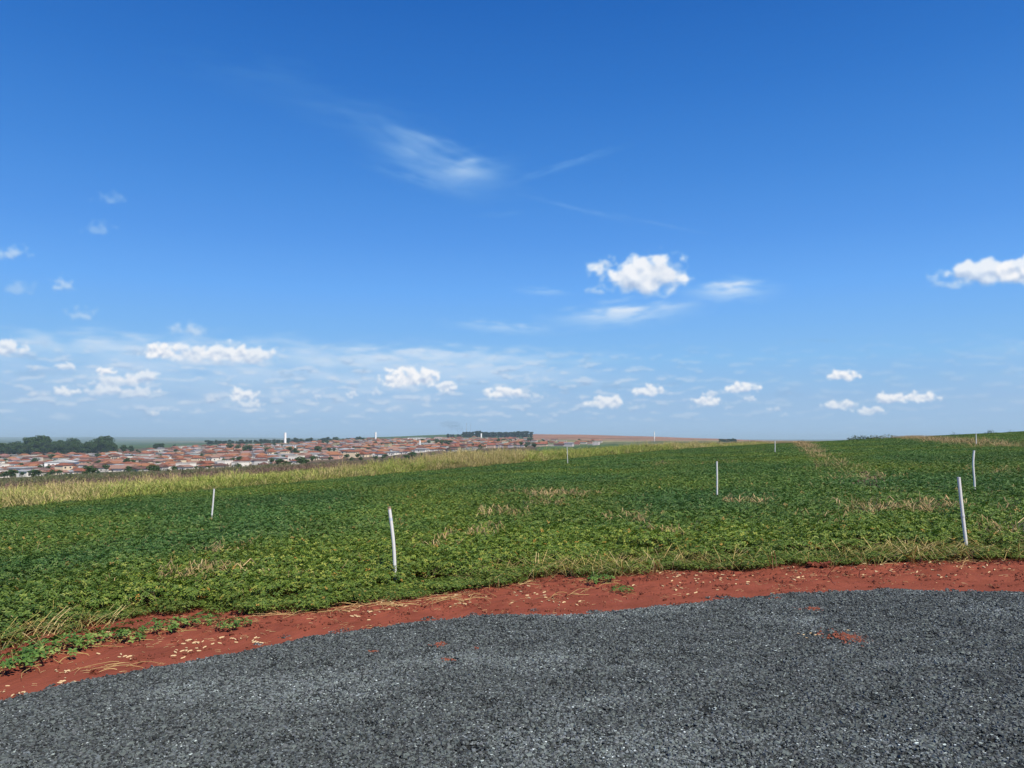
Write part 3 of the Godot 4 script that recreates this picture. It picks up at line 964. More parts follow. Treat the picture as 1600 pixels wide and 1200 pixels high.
# larger buildings: x, depth, width across, length, height, rise, turn, wall, roof, name, label
const BIG := [
	[100.0, 760.0, 26.0, 16.0, 5.6, 2.6, 0.25, Color(0.80, 0.80, 0.80), Color(0.78, 0.79, 0.80), "assembly_hall", "white hall with a white gabled roof and a row of dark windows"],
	[50.0, 1000.0, 40.0, 14.0, 4.5, 1.4, 0.1, Color(0.80, 0.66, 0.50), Color(0.72, 0.66, 0.58), "long_shed", "long pale shed before the dark wood with peach walls"],
	[178.0, 1060.0, 36.0, 22.0, 6.0, 2.2, 0.15, Color(0.70, 0.67, 0.60), Color(0.74, 0.72, 0.66), "warehouse", "large pale warehouse at the end of the dark wood"],
	[128.0, 1080.0, 34.0, 14.0, 4.6, 1.2, 0.1, Color(0.78, 0.70, 0.58), Color(0.66, 0.62, 0.56), "low_shed", "low cream shed next to the large pale warehouse"],
	[248.0, 1150.0, 26.0, 14.0, 5.0, 0.9, 0.1, Color(0.78, 0.77, 0.70), Color(0.74, 0.73, 0.68), "cream_shed", "cream shed in open ground beyond the wood"],
	[285.0, 1400.0, 30.0, 16.0, 6.0, 0.8, 0.2, Color(0.82, 0.80, 0.76), Color(0.7, 0.7, 0.7), "white_villa", "broad white building at the back edge of town"],
	[445.0, 1330.0, 16.0, 12.0, 5.0, 1.6, 0.0, Color(0.80, 0.76, 0.70), Color(0.55, 0.40, 0.26), "brown_roof_hall", "tan roofed hall at the foot of the tallest water tower"],
	[470.0, 1250.0, 52.0, 14.0, 4.4, 1.0, 0.05, Color(0.74, 0.74, 0.78), Color(0.52, 0.54, 0.60), "blue_grey_shed", "long blue grey shed in the middle of town"],
	[621.0, 900.0, 20.0, 14.0, 5.0, 1.2, -0.3, Color(0.80, 0.66, 0.42), Color(0.40, 0.40, 0.40), "cream_end_warehouse", "grey roofed warehouse with a bright cream end wall"],
	[655.0, 1800.0, 52.0, 20.0, 6.5, 1.2, 0.1, Color(0.70, 0.70, 0.70), Color(0.62, 0.64, 0.66), "grey_factory", "wide light grey factory near the green hill"],
	[685.0, 1650.0, 16.0, 12.0, 8.5, 1.0, 0.1, Color(0.55, 0.45, 0.42), Color(0.45, 0.3, 0.25), "tall_block", "tall brownish block above the roofs beside the factory"],
	[727.0, 1560.0, 26.0, 14.0, 5.0, 1.0, 0.1, Color(0.72, 0.74, 0.78), Color(0.66, 0.70, 0.76), "pale_blue_shed", "pale blue shed in front of the block of eucalyptus"],
	[505.0, 1650.0, 20.0, 12.0, 5.0, 1.4, 0.1, Color(0.78, 0.76, 0.64), Color(0.72, 0.70, 0.58), "yellowish_shed", "small yellowish shed among the trees behind town"],
	[565.0, 1780.0, 30.0, 12.0, 5.0, 1.2, 0.1, Color(0.72, 0.70, 0.58), Color(0.64, 0.62, 0.50), "hillside_shed", "olive cream shed beside the tank on a narrow stem"]]

func beside(x: float, d: float) -> String:
	var best := 75.0
	var say := ""
	for b in BIG:
		var p := on_land(b[0], b[1])
		var far_ := Vector2(x - p.x, (d + p.z)).length()
		if far_ < best:
			best = far_; say = " near the " + str(b[9]).replace("_", " ")
	return say

func which(size: Vector3, x: float, d: float) -> String:
	var a := "broad " if size.x > 1.02 else ("narrow " if size.x < 0.82 else "")
	if size.y > 1.06: a += "tall "
	elif size.y < 0.88: a += "squat "
	return a

func build_big_buildings() -> void:
	for b in BIG:
		var kind := {"w": b[2], "l": b[3], "h": b[4], "rise": b[5], "hip": 0.0, "flat": false, "wall": b[7], "roof": b[8], "label": b[10], "cat": "building", "group": ""}
		var wins := []
		var n := int(b[2] / 4.0)
		for k in n:
			wins.append([0, (k - (n - 1) / 2.0) * 3.6, b[4] * 0.45, 1.9, b[4] * 0.28])
		wins.append([2, 0.0, 0.0, 3.0, minf(b[4] - 1.0, 3.4)])
		kind.win = wins
		var o := make_house(b[9], kind)
		o.position = on_land(b[0], b[1])
		o.rotation.y = b[6]

# ---------------------------------------------------------------- towers
func build_towers() -> void:
	var wm := paint(0.6, 0.3)
	var W := Color(0.82, 0.82, 0.82)
	# x, top y, depth, height, radius, neck share, name, label
	for t in [[446.5, 676.0, 1500.0, 19.0, 2.3, 0.0, "tall white cylindrical water tower above the tan roofed hall"],
			[587.5, 675.0, 1750.0, 24.0, 1.9, 0.34, "white water tank raised on a narrow stem before the green hill"],
			[656.5, 695.0, 1050.0, 13.5, 0.95, 0.0, "slim short white water column among the nearer roofs"],
			[752.0, 677.5, 1900.0, 19.0, 1.8, 0.0, "white water tower against the dark block of eucalyptus"],
			[1022.0, 674.5, 1500.0, 15.0, 0.8, 0.25, "thin white water tower alone on the ploughed slope"]]:
		var at := on_land(t[0], t[2])
		var top: float = at_depth(t[0], t[1], t[2]).y
		var h: float = maxf(top - at.y, t[3] * 0.8)
		var o := base("water_tower", at)
		tag(o, t[6], "water tower")
		var body := Shape.new()
		var r: float = t[4]
		var neck: float = t[5] * h
		if neck > 0.0:
			var stem := Shape.new()
			stem.tube([Vector3(0, -1, 0), Vector3(0, neck - 0.01, 0)], [r * 0.45, r * 0.45], 14, W)
			part("stem", stem.commit(), wm, o)
			body.tube([Vector3(0, neck, 0), Vector3(0, neck + r, 0), Vector3(0, h - r * 0.2, 0), Vector3(0, h, 0)], [r * 0.5, r, r, r * 0.85], 18, W)
		else:
			body.tube([Vector3(0, -1, 0), Vector3(0, h - r * 0.25, 0), Vector3(0, h, 0)], [r, r, r * 0.8], 18, W)
		part("tank", body.commit(), wm, o)
		var lad := Shape.new()
		for s in [-0.25, 0.25]:
			lad.box(Vector3(-r - 0.22, 0.3, s - 0.04), Vector3(-r - 0.14, h - 0.3, s + 0.04), Color(0.25, 0.26, 0.28))
		var y := 0.6
		while y < h - 0.4:
			lad.box(Vector3(-r - 0.20, y, -0.2), Vector3(-r - 0.15, y + 0.05, 0.2), Color(0.25, 0.26, 0.28))
			y += 0.6
		part("ladder", lad.commit(), wm, o)
		var rim := Shape.new()
		for k in 3:
			var yy := neck + (h - neck) * (0.32 + 0.3 * k)
			rim.tube([Vector3(0, yy, 0), Vector3(0, yy + 0.25, 0)], [r + 0.06, r + 0.06], 18, W * 0.9)
		part("hoop", rim.commit(), wm, o)
	# lattice masts on the hill
	var steel := Color(0.30, 0.30, 0.32)
	for q in [[729.0, 661.0, 2900.0, 1.5, "lattice radio mast with dishes on the green hill"], [735.5, 660.0, 2950.0, 0.9, "thinner plain radio mast next to the lattice one"]]:
		var at := on_land(q[0], q[2])
		var h: float = at_depth(q[0], q[1], q[2]).y - at.y
		var o := base("radio_mast", at)
		tag(o, q[4], "radio mast")
		var leg := Shape.new()
		var w: float = q[3]
		var corners := [Vector3(-w, 0, -w), Vector3(w, 0, -w), Vector3(w, 0, w), Vector3(-w, 0, w)]
		for c in corners:
			var l := Shape.new()
			l.tube([c - Vector3(0, 1, 0), Vector3(c.x * 0.3, h, c.z * 0.3)], [0.16, 0.1], 6, steel)
			part("leg", l.commit(), wm, o)
		var n := int(h / 3.0)
		for k in n:
			var f0 := float(k) / n; var f1 := float(k + 1) / n
			for s in 4:
				var a: Vector3 = corners[s] * (1.0 - 0.7 * f0) + Vector3(0, h * f0, 0)
				var b: Vector3 = corners[(s + 1) % 4] * (1.0 - 0.7 * f1) + Vector3(0, h * f1, 0)
				leg.tube([a, b], [0.06, 0.06], 4, steel)
		part("bracing", leg.commit(), wm, o)
		if q[3] > 1.0:
			for y in [0.93, 0.45]:
				var dish := Shape.new()
				dish.tube([Vector3(-0.9, h * y, 0.6), Vector3(-0.9, h * y, 1.3)], [1.3, 1.1], 12, Color(0.35, 0.36, 0.38))
				part("dish", dish.commit(), wm, o)

# ---------------------------------------------------------------- trees
func crown_mesh(h: float, spread: float, low: float, lobes: int, faces: int, leaf: float, col: Color) -> ArrayMesh:
	var sh := Shape.new()
	var lobe := []
	for k in lobes:
		var t := rng.randf() * TAU
		var r := spread * rng.randf_range(0.1, 0.62)
		var y := rng.randf_range(low + 0.16 * h, h * 0.82)
		lobe.append([Vector3(cos(t) * r, y, sin(t) * r), spread * rng.randf_range(0.34, 0.55)])
	lobe.append([Vector3(0, h * 0.80, 0), spread * 0.45])
	for k in faces:
		var l: Array = lobe[rng.randi() % lobe.size()]
		var dir := Vector3(rng.randfn(), rng.randfn(), rng.randfn()).normalized()
		var p: Vector3 = l[0] + dir * Vector3(1, 0.75, 1) * l[1] * pow(rng.randf(), 0.25)
		if p.y < low * 0.8: continue
		var nrm := (dir + Vector3(rng.randfn(0, 0.5), rng.randfn(0, 0.5), rng.randfn(0, 0.5))).normalized()
		var a := nrm.cross(Vector3(rng.randf() - 0.5, rng.randf() - 0.5, rng.randf() - 0.5)).normalized()
		var b := nrm.cross(a)
		var s := leaf * rng.randf_range(0.6, 1.3)
		var c := col * rng.randf_range(0.65, 1.35)
		sh.quad(p - a * s, p + b * s * 0.7, p + a * s, p - b * s * 0.7, c)
	return sh.commit()

func trunk_mesh(h: float, r: float, spread: float) -> ArrayMesh:
	var sh := Shape.new()
	var col := Color(0.12, 0.09, 0.065)
	sh.tube([Vector3(0, -0.6, 0), Vector3(0.1, h * 0.3, 0), Vector3(-0.1, h * 0.6, 0.1), Vector3(0, h * 0.85, 0)], [r * 1.2, r, r * 0.7, r * 0.25], 7, col)
	for k in 5:
		var t := TAU * k / 5.0 + rng.randf()
		var y := h * rng.randf_range(0.3, 0.6)
		sh.tube([Vector3(0, y, 0), Vector3(cos(t) * spread * 0.3, y + h * 0.12, sin(t) * spread * 0.3), Vector3(cos(t) * spread * 0.55, y + h * 0.26, sin(t) * spread * 0.55)], [r * 0.5, r * 0.32, r * 0.12], 5, col)
	return sh.commit()

var trees := {}
var bark_m: StandardMaterial3D
var crown_m: StandardMaterial3D

func tree(kind: String, label: String, group: String, at: Vector3, size: float, wide := 1.0) -> void:
	var list: Array = trees[kind]
	var pick: Array = list[rng.randi() % list.size()]
	var o := base(kind, at, rng.randf() * TAU)
	tag(o, label, "tree", group)
	part("trunk", pick[0], bark_m, o)
	part("crown", pick[1], crown_m, o)
	o.scale = Vector3(size * wide, size, size * wide)

func build_woods() -> void:
	bark_m = paint(0.95, 0.1)
	crown_m = paint(0.8, 0.15, Color(0.15, 0.2, 0.1))
	for k in [["wood_tree", 22.0, 9.5, 1.5, 15, 1700, 0.8, Color(0.036, 0.066, 0.022), 6], ["garden_tree", 8.0, 4.2, 1.8, 6, 520, 0.42, Color(0.040, 0.076, 0.024), 4], ["eucalyptus_tree", 22.0, 6.0, 1.5, 12, 900, 0.8, Color(0.022, 0.040, 0.020), 4], ["shelterbelt_tree", 11.0, 6.0, 0.8, 9, 700, 0.7, Color(0.028, 0.050, 0.018), 4]]:
		var list := []
		for q in k[8]:
			list.append([trunk_mesh(k[1], k[1] * 0.022 + 0.05, k[2]), crown_mesh(k[1], k[2], k[3], k[4], k[5], k[6], k[7])])
		trees[k[0]] = list
	# the dark wood behind the long sheds
	var x := -70.0
	while x < 186.0:
		for row in 3:
			var d := 1170.0 + row * 55.0 + rng.randf_range(-16, 16)
			var px := x + rng.randf_range(-5, 5)
			var s := 0.88 + 0.3 * fbm.get_noise_2d(px * 9.0, row * 30.0) + rng.randf_range(-0.14, 0.14)
			s *= 0.93
			if px > 46.0 and px < 76.0: s *= 1.28
			if px > 148.0 and px < 168.0: s *= 1.2
			if px > 178.0: s *= 0.75
			s *= 1.16
			tree("wood_tree", ("towering" if s > 1.15 else ("tall" if s > 0.95 else "lower")) + [" dark tree at the front of the broad wood", " dark tree in the middle of the broad wood", " dark tree at the back of the broad wood"][row], "trees of the broad dark wood", on_land(px, d), s, rng.randf_range(0.9, 1.2))
		x += 9.5
	for q in [[196.0, 1190.0, 0.7], [207.0, 1200.0, 0.62], [216.0, 1180.0, 0.35]]:
		tree("wood_tree", "smaller dark tree at the thin end of the broad wood", "small trees at the end of the broad wood", on_land(q[0], q[1]), q[2])
	for q in [[245.0, 1300.0, 0.62], [253.0, 1300.0, 0.66], [274.0, 1500.0, 0.4]]:
		tree("wood_tree", "lone round tree in the open between wood and town", "trees in the open beyond the wood", on_land(q[0], q[1]), q[2])
	# trees among the roofs
	for q in [[57.0, 850.0, 1.25], [38.0, 800.0, 0.8], [66.0, 690.0, 0.85], [80.0, 690.0, 0.8], [100.0, 700.0, 0.8], [156.0, 930.0, 1.05], [202.0, 700.0, 1.0], [210.0, 700.0, 0.8], [222.0, 720.0, 0.7], [0.0, 960.0, 1.1], [84.0, 930.0, 1.1],
			[303.0, 960.0, 0.7], [330.0, 690.0, 0.7], [352.0, 690.0, 0.9], [366.0, 700.0, 0.9], [376.0, 700.0, 1.0], [360.0, 1150.0, 1.6], [372.0, 1130.0, 1.4], [384.0, 1060.0, 1.5], [392.0, 1050.0, 1.5], [418.0, 1000.0, 1.45], [424.0, 1010.0, 1.2], [430.0, 1300.0, 1.0],
			[455.0, 900.0, 1.2], [463.0, 890.0, 1.2], [445.0, 780.0, 0.8], [498.0, 890.0, 1.3], [505.0, 1450.0, 1.2], [512.0, 1440.0, 1.3], [588.0, 1300.0, 1.0], [612.0, 1250.0, 1.2], [660.0, 1350.0, 1.2], [671.0, 1250.0, 1.2], [682.0, 1260.0, 1.4], [690.0, 1150.0, 1.3], [697.0, 1150.0, 1.2], [705.0, 1180.0, 1.0],
			[730.0, 1350.0, 1.0], [748.0, 1300.0, 1.0], [768.0, 1250.0, 1.1], [779.0, 1250.0, 1.3], [788.0, 1260.0, 1.3], [797.0, 1250.0, 1.1], [806.0, 1350.0, 1.1], [825.0, 1450.0, 1.1], [829.0, 1450.0, 1.2], [905.0, 1400.0, 0.9]]:
		tree("garden_tree", "large round green tree standing among the town roofs", "large trees among the roofs", on_land(q[0], q[1]), q[2], 1.1)
	for k in 250:
		var px := rng.randf_range(-40, 860)
		var d := rng.randf_range(600, 1500)
		if px < 200.0 and d > 1100.0: continue
		if px > 500.0 and d < 850.0: continue
		var sz := rng.randf_range(0.45, 0.85)
		var pl := on_land(px, d)
		tree("garden_tree", ("low" if sz < 0.58 else ("middling" if sz < 0.72 else "tallish")) + " yard tree half hidden between town houses" + beside(pl.x, d), "yard trees between the houses", pl, sz, 1.1)
	# scrub in front of the first houses
	for k in 150:
		var px := rng.randf_range(-40, 780)
		if fbm.get_noise_2d(px * 6.0, 19.0) < -0.08: continue
		var sz := pow(rng.randf(), 1.6) * 0.5 + 0.2
		tree("garden_tree", ("tall" if sz > 0.5 else ("rounded" if sz > 0.32 else "low")) + " green scrub bush on the slope below the first houses", "scrub below the houses", on_land(px, rng.randf_range(380, 560) + 150.0 * smoothstep(420, 640, px)), sz, rng.randf_range(1.1, 2.0))
	# shelter belt along the back of the town
	x = 326.0
	while x < 572.0:
		tree("shelterbelt_tree", "dark tree in the long belt along the back of town", "belt of trees behind the town", on_land(x, rng.randf_range(1780, 1960)), rng.randf_range(0.75, 1.2), 1.25)
		x += rng.randf_range(3.0, 6.5)
	# the block of eucalyptus
	x = 701.0
	while x < 832.0:
		for row in 2:
			tree("eucalyptus_tree", "dark slender tree of the dense eucalyptus block below the hill", "trees of the eucalyptus block", on_land(x + rng.randf_range(-2, 2), 2150.0 + row * 60.0 + rng.randf_range(-10, 10)), rng.randf_range(0.82, 0.98) * (0.62 if x < 722.0 else 1.0) * (1.12 if x > 810.0 or (x > 738.0 and x < 752.0) else 1.0), 1.35)
		x += 4.6
	for k in 9:
		tree("shelterbelt_tree", "small dark tree in the clump beyond the grass hump", "clump beyond the grass hump", on_land(1124.0 + k * 3.0 + rng.randf_range(-1, 1), 1500.0), rng.randf_range(0.55, 0.8), 1.2)

# ---------------------------------------------------------------- marker stakes
func build_stakes() -> void:
	var pvc := paint(0.35, 0.5)
	var W := Color(0.62, 0.63, 0.65)
	# pixel path from the visible foot to the top, lift of the foot, label
	var list := [
		[[[617.5, 907], [617, 890], [615.5, 855], [612, 822], [608, 792]], 0.185, "bent white pipe stake at the crop edge with a rusty top end", 0],
		[[[1509, 845], [1506, 820], [1502, 785], [1498, 746]], 0.25, "leaning white pipe stake with a joint collar and muddy foot", 1],
		[[[1523, 763], [1522.5, 750], [1520.5, 725], [1522, 704]], 0.36, "white pipe stake curved like a bow in the upper crop", 2],
		[[[1120.5, 769], [1120.5, 745], [1120, 721]], 0.36, "upright straight white pipe stake in the middle of the crop", 3],
		[[[331, 806], [333, 785], [334.5, 764]], 0.36, "thin tilted white pipe stake towards the yellow grass", 3],
		[[[887, 723], [886.5, 710], [886, 698]], 0.34, "greyish pipe stake just before the tall grass", 4],
		[[[1211, 706], [1211, 697], [1211, 689]], 0.34, "small white pipe stake near the straw track on the rise", 3],
		[[[1525.5, 694], [1525.3, 686], [1525, 677]], 0.34, "white pipe stake breaking the skyline behind the bowed one", 3]]
	for s in list:
		var path: Array = s[0]
		var foot := gp(path[0][0], path[0][1], s[1])
		var d := -foot.z
		var o := base("pipe_stake", foot)
		tag(o, s[2], "stake", "white pipe stakes marking out the crop")
		var pts := []
		var below: Vector3 = at_depth(path[0][0], path[0][1], d) - (at_depth(path[1][0], path[1][1], d) - at_depth(path[0][0], path[0][1], d)).normalized() * (s[1] + 0.12)
		pts.append(below - foot)
		for p in path: pts.append(at_depth(p[0], p[1], d) - foot)
		# a smooth run through those points
		var cv := Curve3D.new()
		for k in pts.size():
			var tan: Vector3 = (pts[min(k + 1, pts.size() - 1)] - pts[max(k - 1, 0)]) * 0.17
			cv.add_point(pts[k], -tan, tan)
		var len := cv.get_baked_length()
		var run := []; var rad := []
		var thick := maxf(0.0195, d * 0.0005)
		for k in 17:
			run.append(cv.sample_baked(len * k / 16.0)); rad.append(thick)
		var col: Color = W if s[3] != 4 else Color(0.50, 0.52, 0.50)
		var pipe := Shape.new()
		pipe.tube(run, rad, 14, col, false)
		var pm := part("pipe", pipe.commit(), pvc, o)
		var inner := Shape.new()
		inner.tube([run[15], run[16]], [thick * 0.8, thick * 0.8], 14, col, false)
		var dir: Vector3 = (run[16] - run[15]).normalized()
		part("bore", inner.commit(), pvc, o)
		var lip := Shape.new()
		lip.tube([run[16] - dir * 0.012, run[16] + dir * 0.003], [thick * 1.04, thick * 1.04], 14, Color(0.24, 0.15, 0.09) if s[3] == 0 else col * 0.9, true)
		part("rim", lip.commit(), pvc, o)
		if s[3] == 0:
			var band_ := Shape.new()
			band_.tube([run[16] - dir * 0.03, run[16] - dir * 0.013], [thick * 1.02, thick * 1.02], 14, Color(0.46, 0.36, 0.27), false)
			part("rust_band", band_.commit(), pvc, o)
			var scuff := Shape.new()
			scuff.tube([cv.sample_baked(len * 0.86), cv.sample_baked(len * 0.89)], [thick * 1.015, thick * 1.015], 14, Color(0.45, 0.52, 0.62), false)
			part("scuff", scuff.commit(), pvc, o)
		if s[3] == 1:
			var collar := Shape.new()
			collar.tube([cv.sample_baked(len * 0.58), cv.sample_baked(len * 0.60)], [thick * 1.2, thick * 1.2], 14, col * 0.9, true)
			part("collar", collar.commit(), pvc, o)
			var mud := Shape.new()
			mud.tube([cv.sample_baked(0.0), cv.sample_baked(len * 0.15), cv.sample_baked(len * 0.27)], [thick * 1.03, thick * 1.03, thick * 1.02], 14, Color(0.22, 0.22, 0.24), false)
			part("muddy_foot", mud.commit(), pvc, o)

# ---------------------------------------------------------------- things lying about
func on_soil(px: float, py: float) -> Vector3:
	var p := gp(px, py, 0.03)
	return Vector3(p.x, soil_height(p.x, -p.z), p.z)

func pod_mesh() -> ArrayMesh:
	var sh := Shape.new()
	var pts := []; var rad := []
	var c := Color(0.56, 0.42, 0.25)
	for k in 9:
		var f := k / 8.0
		pts.append(Vector3((f - 0.5) * 0.04, 0.0, 0.002 * sin(f * 9.0)))
		rad.append(maxf(0.0012, 0.0078 * pow(sin(PI * clampf(f, 0.02, 0.98)), 0.45) * (1.0 - 0.28 * exp(-pow((f - 0.5) / 0.13, 2)))))
	sh.tube(pts, rad, 8, c)
	return sh.commit()

func strand(sh: Shape, at: Vector3, length: float, turn: float, rad: float, rise: float, col: Color, bend := 1.0) -> void:
	var pts := []; var rr := []
	var p := at
	var a := turn
	var steps := 7
	var climb := rise
	for k in steps + 1:
		pts.append(p); rr.append(rad * (1.0 - 0.55 * k / steps))
		a += rng.randfn(0, 0.28) * bend
		climb -= rise * 2.0 / steps
		p += Vector3(cos(a), 0, sin(a)) * length / steps + Vector3.UP * climb * length / steps * 1.6
		p.y = maxf(p.y, at.y - 0.01)
	sh.tube(pts, rr, 4, col, false)

func build_litter() -> void:
	# pods
	var pm := paint(0.8, 0.2)
	var pod := MeshInstance3D.new()
	pod.mesh = pod_mesh(); pod.material_override = pm
	pod.name = "peanut_pod"
	tag(pod, "pale dried peanut pod lying on the bare red soil", "peanut pod", "peanut pods strewn over the red soil")
	var spots := []
	for c in [[45, 1078, 40, 8, 10], [110, 1062, 26, 8, 9], [95, 1047, 20, 4, 6], [185, 1025, 26, 5, 7], [285, 1015, 26, 9, 14], [300, 1003, 22, 5, 7], [175, 997, 14, 4, 5], [350, 1002, 40, 10, 9], [400, 1000, 20, 5, 6], [560, 962, 40, 9, 12], [610, 950, 60, 10, 14], [700, 942, 60, 8, 12], [830, 930, 40, 12, 16], [890, 940, 40, 8, 8], [1080, 905, 60, 10, 18], [1150, 908, 70, 10, 14], [1040, 920, 80, 12, 10], [1360, 893, 60, 6, 14], [1450, 895, 80, 9, 16], [1540, 890, 60, 8, 12], [1240, 900, 40, 10, 10]]:
		for k in c[4]: spots.append([c[0] + rng.randfn(0, c[2] * 0.5), c[1] + rng.randfn(0, c[3] * 0.5)])
	var made := 0
	for s in spots:
		var p := on_soil(s[0], s[1])
		if -p.z < gravel_limit(p.x) + 0.03 or -p.z > plant_limit(p.x) + 0.1: continue
		var o: MeshInstance3D = pod if made == 0 else pod.duplicate()
		o.name = numbered("peanut_pod")
		add_child(o, true)
		o.position = p + Vector3(0, 0.006, 0)
		o.rotation = Vector3(rng.randfn(0, 0.2), rng.randf() * TAU, rng.randfn(0, 0.15))
		o.scale = Vector3.ONE * rng.randf_range(0.7, 1.25)
		made += 1
	# a few pods trodden into the road beside the spilled soil
	for k in 7:
		var p := gp(1240.0 + rng.randf_range(0, 45) + (60.0 if k > 5 else 0.0), 999.0 + rng.randfn(0, 3.0))
		var o: MeshInstance3D = pod.duplicate()
		o.name = numbered("peanut_pod")
		add_child(o, true)
		tag(o, "pale peanut pod lying on the grey gravel beside spilled red soil", "peanut pod", "peanut pods on the gravel")
		o.position = Vector3(p.x, gravel_height(p.x, -p.z) + 0.014, p.z)
		o.rotation = Vector3(0, rng.randf() * TAU, 0)
		o.scale = Vector3.ONE * 0.6
	# chaff and crumbs too small to count
	var crumbs := base("soil_crumbs", Vector3.ZERO)
	tag(crumbs, "crumbs of red earth and bits of straw on the bare strip", "crumbs", "", "stuff")
	var lump := Shape.new()
	for k in 6: stone_shape(lump, Vector3(rng.randfn(0, 0.03), 0.002, rng.randfn(0, 0.03)), Vector3(0.014, 0.011, 0.013) * rng.randf_range(0.4, 1.3), Color(0.2, 0.066, 0.044) * rng.randf_range(0.8, 1.1))
	var chaff := Shape.new()
	for k in 4: strand(chaff, Vector3(rng.randfn(0, 0.05), 0.004, rng.randfn(0, 0.05)), rng.randf_range(0.02, 0.07), rng.randf() * TAU, 0.0018, 0.1, Color(0.52, 0.38, 0.2), 0.5)
	var la := []; var lc := []; var ca := []; var cc := []
	for k in 4000:
		var x := rng.randf_range(-8.0, 9.0)
		var g0 := gravel_limit(x); var g1 := plant_limit(x)
		var f := rng.randf()
		if rng.randf() > 0.15 + f * 0.85: continue
		var d := lerpf(g0 + 0.05, g1 + 0.25, f)
		var at := Vector3(x, soil_height(x, d), -d)
		var tr := Transform3D(Basis(Vector3.UP, rng.randf() * TAU).scaled(Vector3.ONE * rng.randf_range(0.5, 1.5)), at)
		if rng.randf() < 0.72:
			var t := rng.randf_range(0.75, 1.15)
			la.append(tr); lc.append(Color(t, t, t))
		else:
			ca.append(tr); cc.append(Color.WHITE * rng.randf_range(0.7, 1.2))
	many("earth_crumbs", lump.commit(), pm, la, lc, crumbs)
	many("chaff", chaff.commit(), pm, ca, cc, crumbs)
	# heaps of dried vine
	for h in [[505, 958, 0.34, 20, "matted heap of dried vines against the crop foot by the bent stake"], [590, 952, 0.40, 34, "long dried vines spread on red soil below the bent stake"], [690, 940, 0.42, 36, "thick tangle of straw coloured vines across the red soil"], [765, 920, 0.36, 22, "bundle of long straw stems pointing along the crop edge"], [440, 968, 0.28, 14, "small wisp of dried vine in the shade of the crop"], [165, 1040, 0.30, 9, "single branching dried vine on the bare soil"], [1260, 880, 0.30, 22, "curly dried stems hanging over the soil by the dark burrow"], [1330, 884, 0.34, 22, "flat yellow straw laid along the crop edge"], [1500, 882, 0.34, 16, "sparse straw at the crop edge below the leaning stake"], [1040, 896, 0.3, 9, "one long straw lying at the crop edge"], [890, 930, 0.25, 8, "few loose dried stems near the uprooted plant"]]:
		var p := on_soil(h[0], h[1])
		var sh := Shape.new()
		for k in h[3]:
			var a0 := rng.randfn(0.0, 0.45) + (PI if rng.randf() < 0.5 else 0.0)
			var off := Vector3(rng.randfn(0, h[2] * 0.55), 0, rng.randfn(0, h[2] * 0.25))
			var q := p + off
			q.y = soil_height(q.x, -q.z)
			strand(sh, q - p + Vector3(0, 0.006, 0), rng.randf_range(0.12, 0.5), a0 - 0.3, rng.randf_range(0.002, 0.0042), rng.randf_range(0.0, 0.35), Color(0.50, 0.36, 0.17).lerp(Color(0.33, 0.21, 0.10), rng.randf()))
		var o := part("dried_vine", sh.commit(), pm)
		o.position = p
		tag(o, h[4], "dried vine", "dried vines on the bare soil")
	# uprooted plants
	var leaf := paint(0.55, 0.35, Color(0.35, 0.42, 0.2))
	for h in [[78, 1030, 1.0, "largest uprooted green plant wilting on the red soil"], [20, 1048, 0.9, "uprooted plant half withered at the end of the heap"], [125, 1014, 0.9, "uprooted plant with spread leaves behind the largest one"], [190, 1003, 0.85, "uprooted leafy plant in the middle of the row on soil"], [262, 990, 0.75, "uprooted plant lying on a bed of dried stems"], [318, 981, 0.6, "small uprooted plant with dark withered leaves"], [365, 986, 0.6, "little green tuft pulled up beside the crop foot"], [935, 915, 0.7, "lone uprooted plant lying far out on the bare red strip"], [972, 925, 0.45, "small pulled up sprig with yellow stems near the lone plant"]]:
		var p := on_soil(h[0], h[1])
		var o := base("uprooted_plant", p, rng.randf() * TAU)
		tag(o, h[3], "plant", "uprooted plants on the bare soil")
		part("foliage", leafy_clump(0.24, 0.11, 60, 0.04), leaf, o)
		var st := Shape.new()
		for k in 14: strand(st, Vector3(rng.randfn(0, 0.09), 0.012, rng.randfn(0, 0.09)), rng.randf_range(0.15, 0.4), rng.randf() * TAU, 0.003, rng.randf_range(0.05, 0.3), Color(0.46, 0.38, 0.15))
		part("stem", st.commit(), pm, o)
		o.scale = Vector3(h[2], h[2], h[2]) * 1.1
	# spilled soil on the road
	for h in [[1330, 1003, 0.20, 0.13, "largest splash of red soil trodden into the gravel"], [1272, 958, 0.13, 0.05, "narrow smear of red soil near the road edge"], [697, 1038, 0.055, 0.03, "small crumb patch of red soil on the gravel"], [746, 1020, 0.04, 0.03, "tiny red clod alone on the gravel"], [690, 1013, 0.10, 0.05, "faint dusting of red soil mixed into the gravel"], [585, 1026, 0.035, 0.02, "little red soil speck on the paler gravel"], [1215, 940, 0.07, 0.03, "thin red soil streak beside the road edge"]]:
		var p := gp(h[0], h[1])
		p.y = gravel_height(p.x, -p.z)
		var sh := Shape.new()
		var n := int(clampf(h[2] * h[3] * 16000.0, 14, 420))
		for k in n:
			var r := sqrt(rng.randf()); var t := rng.randf() * TAU
			var s := rng.randf_range(0.006, 0.018)
			r = minf(absf(rng.randfn(0.0, 0.5)), 1.6)
			stone_shape(sh, Vector3(cos(t) * r * h[2], 0.007 + maxf(1.0 - r, 0.0) * 0.006, sin(t) * r * h[3] * 1.8), Vector3(s, s * 0.55, s), Color(0.20, 0.07, 0.046) * rng.randf_range(0.75, 1.2))
		var o := part("soil_patch", sh.commit(), pm)
		o.position = p
		tag(o, h[4], "soil patch", "red soil spilled on the gravel")
